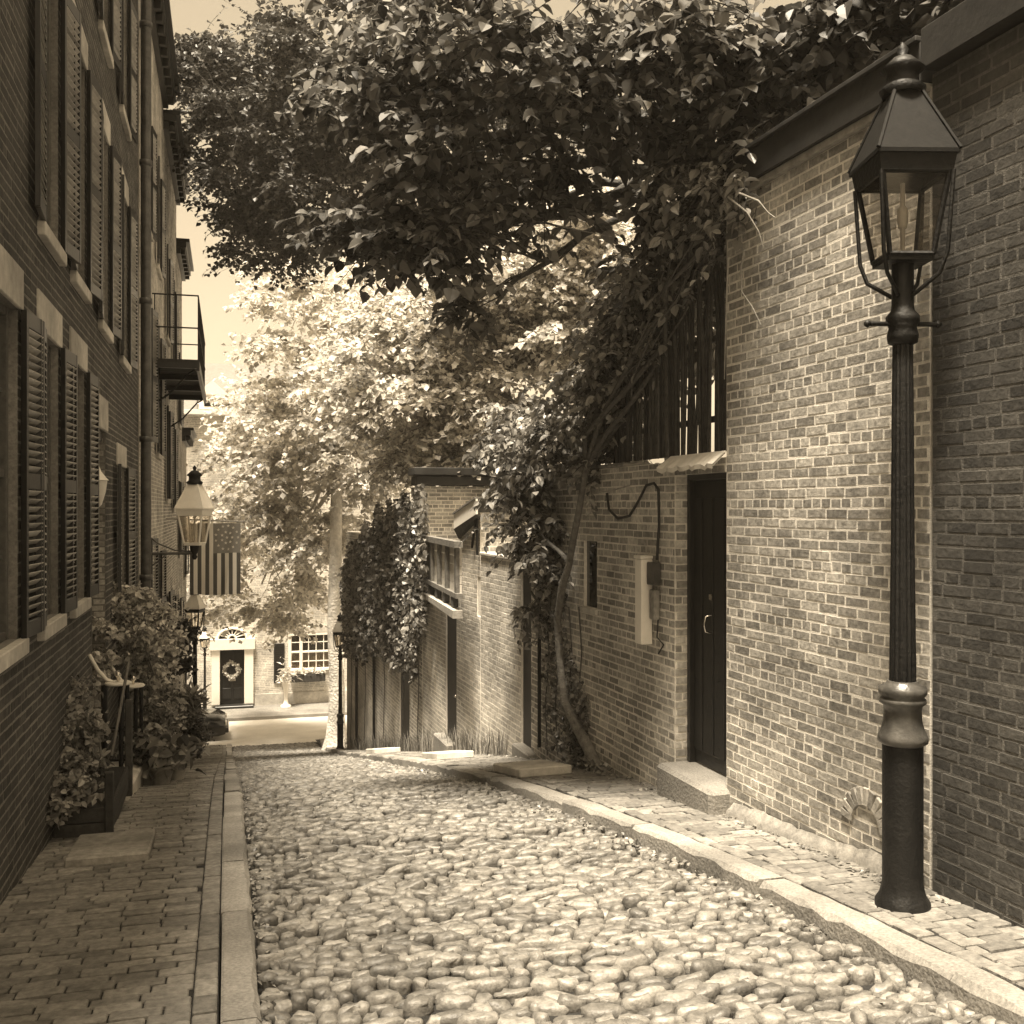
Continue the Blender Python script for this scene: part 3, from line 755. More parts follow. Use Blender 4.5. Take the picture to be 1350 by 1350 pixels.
street_lamp(p,'slim street lamp with a pale lantern standing below the hanging flag',.97,'white_paint',.4,glass='frost_glass')  # white roof: bright reflection on the lantern put into its colour
p=at(270,948,38.6); p.z=road_z(p.y)+.12
street_lamp(p,'smallest street lamp, beside the wreathed door across the cross street',.72,'white_paint',.4,glass='frost_glass')  # roof whitened to carry the sky's reflection, as on the lamp above
p=at(451,976,26.6); p.z=walk_z(p.y); p.x=2.82
street_lamp(p,'street lamp at the foot of the ivy wall near the pale tree trunk',.78,'white_paint',.4,glass='frost_glass')  # reflection on the roof painted in as white here too
# bracket lantern on the left-hand wall
Yb=16.9; Xb=-.50; zL=onY(257,716,Yb).z
t=thing('wall_lantern',(-1.24,Yb,zL),'pale gas lantern on a scrolled iron wall bracket above the lane','wall lamp')
b=Vector((Xb,Yb,zL))
mb=MB(); mb.tube([(-1.235,Yb,zL-.16),(Xb,Yb,zL-.16)],.022,8)
mb.tube([(-1.235,Yb,zL+.16),(-1.05,Yb,zL-.0),(-.8,Yb,zL-.11),(Xb-.05,Yb,zL-.13)],.012,6)
mb.tube([(-1.235,Yb,zL-.42),(-1.1,Yb,zL-.32),(-.95,Yb,zL-.2)],.012,6)
mb.box((-1.225,Yb,zL-.12),(.03,.09,.62),0,bev=.006); mb.build('bracket','iron_worn',t)
mb=MB(); mb.lathe(b,[(.02,-.26),(.045,-.22),(.03,-.18),(.06,-.12),(.075,-.05),(.10,-.03)],14); mb.build('holder','iron',t)
lantern_parts(t,0,1.12,.42,'white_paint','white_paint',b,'frost_glass',rods=False)  # white roof and frame: bright reflection put into the lantern's colour

# ================================================================ LEFT-HAND HOUSES
XL=-1.24
def lbox(mb,Y0,Y1,z0,z1,a,b,mi=0,bev=.004): mb.box((XL+(a+b)/2,(Y0+Y1)/2,(z0+z1)/2),(abs(b-a),Y1-Y0,z1-z0),mi,None,bev)
def shutter(par, Yh, w, z0, z1, sgn, ang, n):
    """hinged at Yh; sgn +1 swings to the far side, -1 to the near side; a few degrees off the wall"""
    ang+=random.gauss(0,.018); d=Vector((math.sin(ang),sgn*math.cos(ang),0)); nn=Vector((math.cos(ang),-sgn*math.sin(ang),0)); o=Vector((XL+.035,Yh,0))
    yaw=math.atan2(d.y,d.x)
    R=Matrix.Rotation(yaw,3,'Z')
    def bx(mb,u,z,du,dz,t,mi=0,R2=None): mb.box(o+d*u+Vector((0,0,z)),(du,t,dz),mi,R if R2 is None else R@R2,.003)
    mb=MB(); st=.045; H=z1-z0
    for u in (st/2,w-st/2): bx(mb,u,(z0+z1)/2,st,H,.035)
    for z in (z0+.05,z0+H*.48,z1-.05): bx(mb,w/2,z,w-2*st-.002,.10,.033)
    fr=mb.build('shutter','shutter_paint',par)
    mb=MB()
    for (a,b) in ((z0+.10,z0+H*.48-.05),(z0+H*.48+.05,z1-.10)):
        k=max(3,int((b-a)/.05))
        for i in range(k): bx(mb,w/2,a+(i+.5)*(b-a)/k,w-2*st-.002,.008,.05,0,Matrix.Rotation(math.radians(random.gauss(-40,4)),3,'X'))
    mb.build('slats','slat_glint',par) if False else None
    # slats stay in the shutter's own mesh: give it a second slot
    V=np.array(mb.v)-np.array(ORG[fr.name]); me=fr.data
    m2=bpy.data.meshes.new('shutter'); 
    v0=np.array([v.co[:] for v in me.vertices]); f0=[list(p.vertices) for p in me.polygons]
    mesh_fill(m2,np.concatenate([v0,V]),f0+[[i+len(v0) for i in f] for f in mb.f],[0]*len(f0)+[1]*len(mb.f),False)
    m2.materials.append(MATS['shutter_paint']); m2.materials.append(MATS['slat_glint']); fr.data=m2; bpy.data.meshes.remove(me); m2.name='shutter'
    return fr
def window(par, Yc, z0, z1, w=.82, sh=True, lint='stone_pale', ang=(5,11), sides=(1,1)):
    mb=MB(); e=.05
    lbox(mb,Yc-w/2,Yc-w/2+e,z0,z1,-.12,-.05); lbox(mb,Yc+w/2-e,Yc+w/2,z0,z1,-.12,-.05)
    lbox(mb,Yc-w/2+e,Yc+w/2-e,z0,z0+e,-.12,-.055); lbox(mb,Yc-w/2+e,Yc+w/2-e,z1-e,z1,-.12,-.055); zm=(z0+z1)/2
    lbox(mb,Yc-w/2+e,Yc+w/2-e,zm-.025,zm+.025,-.12,-.06)
    for k in (1,2): y=Yc-w/2+w*k/3; lbox(mb,y-.011,y+.011,z0+e,z1-e,-.112,-.075,bev=0)
    for k in (1,3): z=z0+(z1-z0)*k/4; lbox(mb,Yc-w/2+e,Yc+w/2-e,z-.011,z+.011,-.111,-.074,bev=0)
    f=mb.build('window','sash_paint',par)
    mb=MB(); lbox(mb,Yc-w/2+.01,Yc+w/2-.01,z0+.01,z1-.01,-.105,-.10,bev=0); mb.build('pane','window_glass',f)
    mb=MB(); lbox(mb,Yc-w/2-.08,Yc+w/2+.08,z0-.10,z0-.002,-.1,.055,bev=.006); mb.build('sill','stone_pale',f)
    mb=MB()
    lbox(mb,Yc-w/2-.10,Yc+w/2+.10,z1+.002,z1+.26,-.1,.02,bev=.006); mb.build('lintel',lint,f)
    if sh:
        if sides[0]: shutter(f,Yc-w/2-.01,w*.52,z0,z1,-1,math.radians(ang[0]),1)
        if sides[1]: shutter(f,Yc+w/2+.01,w*.52,z0,z1,1,math.radians(ang[1]),1)
    return f
def rowhouse(label, Y0, Y1, zt, wins, bm, seed, extra=(), zb=-9, slopez=None):
    t=thing('brick_house',(XL,(Y0+Y1)/2,road_z((Y0+Y1)/2)),label,'house')
    holes=[(w[0]-w[3]/2-Y0,w[0]+w[3]/2-Y0,w[1],w[2]) for w in wins]+[(h[0]-Y0,h[1]-Y0,h[2],h[3]) for h in extra]
    mb=MB(); brick_wall(mb,(XL,Y0),(0,1),(1,0),Y1-Y0,max(zb,road_z(Y1)-.4),zt,thick=.3,holes=holes,seed=seed); mb.build('wall',bm,t)
    mb=MB(); mb.box((XL-4.4,(Y0+Y1)/2,(zt+road_z(Y1))/2-.1),(7.2,Y1-Y0-.02,zt-road_z(Y1)),0); mb.build('body','interior',t)
    for w in wins: window(t,w[0],w[1],w[2],w[3],w[4] if len(w)>4 else True,ang=w[5] if len(w)>5 else (4,7))
    mb=MB(); lbox(mb,Y0-.02,Y1+.02,zt+.003,zt+.16,-.3,.10); lbox(mb,Y0-.04,Y1+.04,zt+.16,zt+.30,-.3,.24); lbox(mb,Y0-.05,Y1+.05,zt+.30,zt+.38,-.3,.32)
    k=int((Y1-Y0)/.42)
    for i in range(k): y=Y0+.2+i*(Y1-Y0-.4)/max(1,k-1); lbox(mb,y-.05,y+.05,zt+.02,zt+.158,.102,.21)
    mb.build('cornice','black_paint',t)
    mb=MB(); mb.prism([(XL-.3,Y0,zt+.38),(XL-8,Y0,zt+.38),(XL-4.2,Y0,zt+2.6)],(0,Y1-Y0,0)); mb.build('roof','roof_slate',t)
    return t
dY0=onL(121,700).y; dY1=onL(139,700).y; dzt=.80
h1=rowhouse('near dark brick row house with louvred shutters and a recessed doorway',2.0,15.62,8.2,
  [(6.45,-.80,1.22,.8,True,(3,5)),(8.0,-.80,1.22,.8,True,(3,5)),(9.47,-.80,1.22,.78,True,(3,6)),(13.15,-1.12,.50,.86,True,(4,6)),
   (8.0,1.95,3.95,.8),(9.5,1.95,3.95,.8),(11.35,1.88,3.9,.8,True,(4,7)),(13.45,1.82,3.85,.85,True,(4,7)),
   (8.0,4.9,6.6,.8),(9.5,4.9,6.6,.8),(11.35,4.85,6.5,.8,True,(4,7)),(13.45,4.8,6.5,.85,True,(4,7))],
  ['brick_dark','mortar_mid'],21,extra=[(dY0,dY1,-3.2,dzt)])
# doorway recess: lining, door, lintel, lamp
mb=MB(); o=Vector((XL,dY1+.0,0)); brick_wall(mb,(XL,dY1-.012),(-1,0),(0,-1),.7,-3.2,dzt,seed=41,thick=.1); brick_wall(mb,(XL,dY0+.012),(-1,0),(0,1),.7,-3.2,dzt,seed=42,thick=.1)
mb.build('doorway_lining',['brick_mid','mortar_mid'],h1)
mb=MB(); lbox(mb,dY0+.1,dY1-.12,-2.3,dzt-.25,-.66,-.60); d=mb.build('door','door_black',h1)
mb=MB(); mb.lathe((XL-.585,dY1-.25,-1.4),[(.01,-.02),(.03,0),(.01,.02)],10,axis=Vector((1,0,0))); mb.build('handle','brass',d)
mb=MB(); lbox(mb,dY0-.08,dY1+.10,dzt+.004,dzt+.34,-.2,.02,bev=.01); mb.build('door_lintel','stone_pale',h1)
mb=MB(); lbox(mb,dY0+.01,dY1-.03,dzt-.10,dzt-.004,-.66,-.03); mb.build('door_head','black_paint',h1)
mb=MB(); 
for k in range(3): lbox(mb,dY0+.01,dY1-.03,-3.1,-2.75+.16*k,-.65,-.02-.2*k,bev=.01)
mb.build('step','stone_grey',h1)
for (y0,y1) in ((15.66,15.8),):
    mb=MB(); mb.tube([(XL+.10,15.72,walk_z(15.7)),(XL+.10,15.72,3),(XL+.10,15.72,8.2)],.075,12)
    for z in (-3,-1,1,3,5,7): mb.lathe((XL+.10,15.72,z),[(.077,-.04),(.09,-.04),(.09,.04),(.077,.04)],12)
    mb.build('drainpipe','iron_worn',h1)
t=thing('door_lamp',(XL-.1,dY1-.1,onL(127,640,XL).z),'white bowl-shaped lamp hanging inside the near recessed doorway','lamp')
c=at(127,642,10.55); c=Vector((XL+.02,onL(127,642,XL+.02).y,onL(127,642,XL+.02).z))
mb=MB(); mb.lathe(c,[(.02,-.20),(.05,-.17),(.085,-.05),(.10,.06)],16); mb.build('shade','mantle',t)
mb=MB(); mb.lathe(c,[(.115,.064),(.09,.09),(.045,.15),(.02,.22)],16); mb.build('cap','white_paint',t)
mb=MB(); mb.tube([c+Vector((0,0,.2)),c+Vector((-.05,.1,.3)),c+Vector((-.12,.2,.3))],.012,6); mb.build('arm','iron',t)

rowhouse('second row house, paler brick, between the round drainpipe and the iron balcony',15.86,21.6,8.0,
  [(17.3,-2.3,-.5,.85),(19.9,-2.6,-.8,.85),(17.4,1.1,3.3,.85,True,(4,7)),(19.9,1.0,3.2,.85),(17.4,4.5,6.3,.85,True,(4,7)),(19.9,4.4,6.2,.85)],['brick_light','mortar_light'],22)
rowhouse('third row house with a deep black bracketed cornice, beyond the iron balcony',21.64,27.0,7.6,
  [(22.9,-3.6,-1.8,.85),(25.4,-3.9,-2.1,.85),(22.9,0.2,2.1,.85,True,(4,7)),(25.4,0.0,1.9,.85,True,(4,7)),(22.9,3.6,5.4,.85,True,(4,7)),(25.4,3.4,5.2,.85)],['brick_pale','mortar_light'],23)
rowhouse('fourth row house, narrow, behind the hanging flag',27.04,30.3,6.4,
  [(28.4,-4.2,-2.4,.8),(28.4,-1.2,.7,.8,True,(4,7)),(28.4,2.2,4.0,.8)],['brick_mid','mortar_mid'],24)
rowhouse('lowest end row house with its eave just above the wall lantern',30.34,33.6,1.9,
  [(32.0,-5.2,-3.4,.8),(32.0,-2.0,-.3,.8)],['brick_pale','mortar_light'],25)

# balcony
t=thing('balcony',(XL,20.5,2.4),'black iron balcony with a planked floor jutting from the left houses','balcony')
mb=MB(); y=18.2
while y<23.6: mb.box((XL+.40,y+.15,2.50),(.76,.285,.05),0,bev=.004); y+=.31
mb.build('floor','timber_dark',t)
mb=MB()
for y in (18.2,19.9,21.7,23.5): mb.box((XL+.39,y,2.42),(.76,.08,.10),0)
mb.box((XL+.76,20.85,2.40),(.05,5.5,.16),0); mb.build('joists','black_paint',t)
mb=MB()
for z in (3.05,3.6): mb.tube([(XL+.02,18.15,z),(XL+.76,18.15,z),(XL+.76,23.6,z),(XL+.02,23.6,z)],.014,5,smooth=False)
for q in (.06,.41,.76): mb.tube([(XL+q,18.15,2.5),(XL+q,18.15,3.6)],.010,5)
y=18.7
while y<23.6: mb.tube([(XL+.76,y,2.5),(XL+.76,y,3.6)],.009,4); y+=.55
mb.build('railing','iron',t)
for y in (18.3,23.4):
    mb=MB(); mb.tube([(XL+.02,y,1.75),(XL+.3,y,1.95),(XL+.6,y,2.3),(XL+.7,y,2.36)],.018,6); mb.build('bracket','iron',t)

# flag hung from a pole on the left-hand wall
Yf=22.6; A=onY(250,690,Yf); B=onY(317,690,Yf); zB=onY(280,784,Yf).z; zT=A.z
t=thing('flag',(XL,Yf,zT),'striped flag with a ring of stars hanging over the lane','flag')
mb=MB(); mb.tube([(XL-.02,Yf,zT+.10),(B.x+.06,Yf+.02,zT+.03)],.016,8); mb.lathe((B.x+.07,Yf+.02,zT+.03),[(.005,-.03),(.03,0),(.005,.03)],10); mb.build('flagpole','timber_pale',t)
mb=MB(); W=B.x-A.x; H=zT-zB; NX,NZ=52,24
def fl(u,v): return Vector((A.x+u*W, Yf-.03+.07*math.sin(u*9+v*1.5)*(.35+v*.8)+.035*math.sin(u*23+v*4)*(.2+v), zT-v*H+.012*math.sin(u*8)*v))
V=[fl(i/NX,j/NZ) for j in range(NZ+1) for i in range(NX+1)]; cu0=6/13; cv=.40
for j in range(NZ):
    for i in range(NX):
        u=(i+.5)/NX; v=(j+.5)/NZ; st=int(u*13)
        m=2 if (u>cu0 and v<cv) else (0 if st%2==0 else 1)
        a=j*(NX+1)+i; mb.add([V[a],V[a+NX+1],V[a+NX+2],V[a+1]],[(0,1,2,3)],m,True)
cl=mb.build('cloth',['flag_dark','flag_pale','flag_canton'],t)
mb=MB(); cu=(1+cu0)/2; cvv=cv/2
for (k,r) in ((13,.36),(7,.17),(1,0)):
    for q in range(k):
        a=2*math.pi*q/k; u=cu+r*math.cos(a)*(1-cu0)*1.15; v=cvv+r*math.sin(a)*cv*1.15; c=fl(u,v)+Vector((0,-.008,0)); P=[]
        for s_ in range(10):
            rr=.036 if s_%2==0 else .015; aa=math.pi/2+s_*math.pi/5; P.append(c+Vector((rr*math.cos(aa),0,rr*math.sin(aa))))
        mb.prism(P,(0,.003,0))
mb.build('stars','flag_pale',cl)

# stoop, railings, near slab
st=thing('stone_stoop',(-1.05,11,walk_z(11)),'pale stone doorstep below the near recessed doorway','step')
mb=MB(); mb.box((-1.05,11.0,walk_z(11.0)+.03),(.36,2.2,.26),0,Matrix.Rotation(-.09,3,'X'),bev=.02); mb.build('slab','stone_pale',st)
def railing(Y,label):
    z=walk_z(Y)+.12; t=thing('hand_railing',(-1.0,Y,z),label,'railing','iron hand railings at the recessed doorway')
    mb=MB()
    for x in (-.90,-.955): mb.tube([(x,Y,z),(x,Y,z+.93)],.020,8)
    mb.tube([(-1.10,Y,z),(-1.10,Y,z+.93)],.03,8)
    for q in (.15,.5): mb.tube([(-1.22,Y,z+q),(-.90,Y,z+q)],.013,6)
    mb.build('posts','iron',t)
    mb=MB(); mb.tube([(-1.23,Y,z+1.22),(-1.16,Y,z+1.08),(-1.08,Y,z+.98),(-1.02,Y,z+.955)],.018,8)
    mb.lathe((-.98,Y,z+.945),[(.11,-.012),(.125,0),(.11,.014)],20); mb.build('handrail','tin',t)  # pale tin on the iron rail: the metal's highlight put into the colour
    mb=MB(); mb.lathe((-.98,Y,z+.96),[(.012,0),(.012,.035),(.028,.05),(.028,.07),(.008,.09)],12); mb.build('finial','brass',t)
railing(10.15,'near iron hand railing with a flat oval end, by the timber planter')
railing(11.75,'far iron hand railing with a flat oval end, before the doorway vine')
mb=MB(); mb.box((-.76,7.5,walk_z(7.5)+.02),(.52,.72,.07),0,Matrix.Rotation(-.085,3,'X'),bev=.012)
tag(mb.build('stone_slab','stone_grey',org=(-.86,7.45,walk_z(7.45))),'grey stone slab set on the near left brick pavement','slab')
# timber planter
zp=walk_z(8.9)
t=thing('timber_planter',(-1.05,8.9,zp),'weathered timber planter against the near house with leafy shrubs','planter')
mb=MB()
for z in (.06,.17): mb.box((-.86,8.9,zp+z),(.03,1.5,.10),0,bev=.004); mb.box((-1.05,8.14,zp+z+.06),(.36,.03,.10),0,bev=.004); mb.box((-1.05,9.66,zp+z-.06),(.36,.03,.10),0,bev=.004)
mb.build('boards','timber_dark',t)
mb=MB()
for y,h in ((8.12,.6),(9.68,.85)):
    mb.box((-.845,y,zp+h/2-.05),(.06,.06,h),0,bev=.006)
mb.build('corner_posts','timber_dark',t)
mb=MB(); mb.box((-1.05,8.9,zp+.20),(.34,1.46,.05)); mb.build('earth','soil',t)
tag(MB().tube([(-.95,9.3,zp+.4),(-.84,9.62,zp+1.15)],.013,6).build('garden_stake','timber_brown',org=(-.95,9.3,zp+.4)),'leaning wooden stake stuck in the timber planter','stake')

# ================================================================ HOUSE ACROSS THE CROSS STREET
YF=41.2; zg=road_z(41)+.12
def fp(x,y,o=0): p=onY(x,y,YF); p.y-=o; return p
t=thing('town_house',(2,YF,zg),'pale house across the cross street with a fanlight doorway and pedimented dormer','house')
X0,X1=-9.0,11.0; ze=fp(270,548).z
dx0,dx1=fp(290,900).x,fp(322,900).x; dzb=fp(306,928).z; dzt=fp(306,856).z
wx0,wx1=fp(381,860).x,fp(452,860).x; wzb,wzt=fp(405,884).z,fp(405,834).z
bx0,bx1=fp(382,920).x,fp(440,920).x; bzb,bzt=fp(405,934).z,fp(405,915).z
def fbox(mb,x0,x1,z0,z1,o0,o1,mi=0,bev=.004): mb.box(((x0+x1)/2,YF-(o0+o1)/2,(z0+z1)/2),(x1-x0,abs(o1-o0),z1-z0),mi,None,bev)
mb=MB(); brick_wall(mb,(X0,YF),(1,0),(0,-1),X1-X0,zg-.3,ze,thick=.3,holes=[(dx0-.0-X0,dx1-X0,zg-1,dzt),(wx0-X0,wx1-X0,wzb,wzt),(bx0-X0,bx1-X0,bzb,bzt)],seed=61,bi=0,mi=1)
mb.build('wall',['brick_light','mortar_light'],t)
mb=MB(); mb.box(((X0+X1)/2,YF+4.5,(zg+ze)/2),(X1-X0-.1,8,ze-zg),0); mb.build('body','interior',t)
mb=MB(); mb.prism([(X0-.3,YF-.35,ze+.02),(X0-.3,YF+8.6,ze+.02),(X0-.3,YF+4.2,ze+2.6)],(X1-X0+.6,0,0)); mb.build('roof','roof_slate',t)
mb=MB(); fbox(mb,X0-.2,X1+.2,ze+.003,ze+.2,-.2,.3); mb.build('cornice','white_paint',t)
da,db=fp(262,530).x,fp(298,530).x; zz=fp(280,541).z
mb=MB(); fbox(mb,da,db,ze+.25,zz+.6,-.9,.05); mb.prism([(da-.12,YF-.1,zz+.6),(db+.12,YF-.1,zz+.6),((da+db)/2,YF-.1,zz+1.15)],(0,1.2,0)); dm=mb.build('dormer','white_paint',t)
mb=MB(); fbox(mb,da+.2,db-.2,ze+.35,zz+.45,.052,.07); mb.build('pane','window_glass',dm)
# doorway
mb=MB(); fbox(mb,dx0+.02,dx1-.02,dzb,dzt-.02,-.18,-.12)
hh=dzt-dzb; w=dx1-dx0
for (a,b,c,d) in ((.1,.45,.08,.28),(.55,.9,.08,.28),(.1,.45,.34,.6),(.55,.9,.34,.6),(.1,.45,.66,.93),(.55,.9,.66,.93)): fbox(mb,dx0+w*a,dx0+w*b,dzb+hh*c,dzb+hh*d,-.12,-.10,bev=.015)
d=mb.build('door','door_black',t)
mb=MB(); fbox(mb,dx0+w*.35,dx0+w*.65,dzb+hh*.41,dzb+hh*.45,-.10,-.085); mb.build('letter_slot','brass',d)
sx0,sx1=fp(279,900).x,fp(334,900).x; szt=fp(306,846).z
mb=MB(); fbox(mb,sx0,dx0-.01,dzb,szt-.01,-.1,.10); fbox(mb,dx1+.01,sx1,dzb,szt-.01,-.1,.10); fbox(mb,sx0-.06,sx1+.06,dzt+.0,szt+.12,-.1,.16)
mb.build('door_surround','white_paint',t)
mb=MB(); c=Vector(((dx0+dx1)/2,YF-.04,szt+.13)); R=fp(325,900).x-fp(306,900).x
P=[c+Vector((R*math.cos(math.pi*k/16),0,R*.72*math.sin(math.pi*k/16))) for k in range(17)]; mb.prism(P,(0,.03,0)); fn=mb.build('fanlight','window_glass',t)
mb=MB(); 
for k in range(1,8): a=math.pi*k/8; mb.tube([c+Vector((.1*math.cos(a),-.02,.1*math.sin(a))),c+Vector((R*.95*math.cos(a),-.02,R*.70*math.sin(a)))],.022,5)
mb.tube([p+Vector((0,-.02,0)) for p in P],.05,6); mb.tube([c+Vector((.16*math.cos(math.pi*k/8),-.02,.14*math.sin(math.pi*k/8))) for k in range(9)],.03,5); mb.build('glazing_bars','white_paint',fn)
mb=MB(); fbox(mb,fp(283,930).x,fp(334,930).x,zg-.05,dzb-.01,-.1,.45,bev=.02); mb.build('doorstep','black_paint',t)
# triple window with curtains, box and shutter
mb=MB(); e=.06; n=[wx0,wx0+(wx1-wx0)*.22,wx0+(wx1-wx0)*.78,wx1]
for x in (n[0]+e/2,n[1],n[2],n[3]-e/2): fbox(mb,x-e,x+e,wzb,wzt,-.07,.05)
fbox(mb,wx0,wx1,wzt-.1,wzt,-.07,.055); fbox(mb,wx0,wx1,wzb,wzb+.1,-.07,.055); zm=(wzb+wzt)/2; fbox(mb,wx0,wx1,zm-.035,zm+.035,-.06,.045)
for k in (1,2,3): x=n[1]+(n[2]-n[1])*k/4; fbox(mb,x-.015,x+.015,wzb,wzt,-.05,.02,bev=0)
for k in (1,3): z=wzb+(wzt-wzb)*k/4; fbox(mb,wx0,wx1,z-.015,z+.015,-.051,.021,bev=0)
wn=mb.build('window','white_paint',t)
mb=MB(); fbox(mb,wx0+.02,wx1-.02,wzb+.02,wzt-.02,-.035,-.03,bev=0); mb.build('pane','lamp_glass',wn)
mb=MB()
x=wx0+.05; k=0
while x<wx1-.05: mb.lathe((x,YF+.10,wzb),[(.04,0),(.045,(wzt-wzb)*.5)],6,cap=False); x+=.075; k+=1
mb.build('curtain','curtain',wn)
mb=MB(); fbox(mb,wx0-.1,wx1+.1,wzt+.004,wzt+.25,-.05,.06); mb.build('lintel','stone_pale',wn)
mb=MB(); s0,s1=fp(361,870).x,fp(375,870).x; zb_=fp(368,900).z; zt_=fp(368,848).z
fbox(mb,s0,s1,zb_,zt_,.0,.05)
for z in np.arange(zb_+.1,zt_-.1,.085): fbox(mb,s0+.06,s1-.06,z,z+.04,.05,.065,bev=0)
mb.build('shutter','shutter_paint',t)
mb=MB(); fbox(mb,bx0+.02,bx1-.02,bzb+.02,bzt-.02,-.15,-.1); mb.build('basement_window','window_glass',t)
mb=MB(); fbox(mb,fp(336,900).x,X1,zg-.1,fp(400,912).z,.012,.05); mb.build('plinth','stone_pale',t)
bx=thing('flower_box',fp(405,897),'dark window box of flowers under the white triple window','flower box')
mb=MB(); fbox(mb,fp(383,890).x,fp(428,890).x,fp(405,897).z,fp(405,888).z,.06,.36,bev=.01); mb.build('box','timber_dark',bx)
P=np.array([[RNG.uniform(fp(383,890).x,fp(428,890).x),YF-.2+RNG.normal()*.09,fp(405,886).z+abs(RNG.normal())*.08] for _ in range(420)]); leaves_obj('flowers',P,.10,'leaf_bloom',bx)
wr=thing('wreath',fp(305,880,.16),'leafy round wreath hanging on the black fanlight door','wreath')
c=fp(305,883); c.y=YF+.06; P=[]
for _ in range(520):
    a=RNG.uniform(0,6.283); P.append([c.x+math.cos(a)*.27+RNG.normal()*.035,c.y+RNG.normal()*.03,c.z+math.sin(a)*.27+RNG.normal()*.035])
leaves_obj('leaves',np.array(P),.09,'leaf_bloom',wr)
# pale urn with a plant by the window
u=Vector((fp(376,930).x,YF-.55,zg)); t2=thing('garden_urn',u,'tall white urn with a feathery plant left of the triple window','urn')
mb=MB(); mb.lathe(u,[(.2,0),(.2,.06),(.1,.12),(.07,.3),(.1,.7),(.16,.95),(.2,1.02),(.17,1.0)],16); mb.build('urn','white_paint',t2)
P=u.to_tuple(); pts=np.array([[u.x+RNG.normal()*.12,u.y+RNG.normal()*.12,u.z+1.0+abs(RNG.normal())*.28] for _ in range(160)]); leaves_obj('plant',pts,.25,'leaf_bloom',t2,wid=.14)

# ================================================================ PARKED CAR (tail end shows)
def car(tail, label):
    t=thing('parked_car',tail,label,'car'); T=Vector(tail)
    def B(x,y,z): return T+Vector((-x,y,z))    # x runs from the tail forward (to the left)
    prof=[(0,.45,.62),(.03,.38,.86),(.25,.34,.97),(.75,.34,1.0),(1.0,.32,1.02),(1.05,.32,1.03),(3.05,.3,.98),(3.4,.3,.95),(4.2,.34,.78),(4.4,.42,.6)]
    mb=MB(); V=[];Fc=[]; n=10
    for (x,zb,zt) in prof:
        w=.86*(1-.10*max(0,(x-3.6)/.8)**2-.10*max(0,(.35-x)/.35)**2)
        ring=[(-w*.92,zb),(-w,zb+.12),(-w*1.0,zb+(zt-zb)*.6),(-w*.93,zt-.05),(-w*.8,zt),(w*.8,zt),(w*.93,zt-.05),(w,zb+(zt-zb)*.6),(w,zb+.12),(w*.92,zb)]
        V+=[B(x,q,z-.15) for q,z in ring]
    for j in range(len(prof)-1):
        for i in range(n): Fc.append((j*n+i,j*n+(i+1)%n,(j+1)*n+(i+1)%n,(j+1)*n+i))
    Fc+= [tuple(range(n)),tuple(range((len(prof)-1)*n,len(prof)*n))[::-1]]
    mb.add(V,Fc,0,True); body=mb.build('body','car_paint',t)
    mb=MB(); V=[]; sec=[(.85,.85,.74),(1.3,1.36,.6),(2.2,1.4,.6),(3.1,.84,.72)]
    for (x,z,w) in sec: V+=[B(x,-.76,.84),B(x,-w,z),B(x,w,z),B(x,.76,.84)]
    Fc=[]
    for j in range(3):
        for i in range(3): Fc.append((j*4+i,j*4+i+1,j*4+i+5,j*4+i+4))
    mb.add(V,Fc,0); mb.build('cabin_glass','window_glass',t)
    mb=MB(); mb.prism([B(1.3,-.6,1.362),B(2.2,-.6,1.402),B(2.2,.6,1.402),B(1.3,.6,1.362)],(0,0,.02)); mb.build('roof','car_paint',t)
    for x in (.85,3.45):
        for y in (-.76,.76):
            c=B(x,y,.31); mb=MB(); mb.lathe(c,[(.2,-.09),(.30,-.09),(.31,-.06),(.31,.06),(.30,.09),(.2,.09)],20,axis=Vector((0,1,0))); wl=mb.build('wheel','tyre',t)
            mb=MB(); mb.lathe(c,[(.02,-.095),(.2,-.093),(.2,.093),(.02,.095)],16,axis=Vector((0,1,0))); mb.build('rim','chrome',wl)
    for y in (-.62,.62):
        mb=MB(); mb.box(B(.0,y,.60),(.06,.3,.14),0,bev=.02); mb.build('taillight','tin',t)
    mb=MB(); mb.box(B(-.03,0,.36),(.12,1.5,.16),0,bev=.03); mb.build('bumper','car_paint',t)
p=onY(298,974,36.4); car((p.x,36.4,road_z(36.4)),'black car parked at the foot of the lane, only its tail showing')
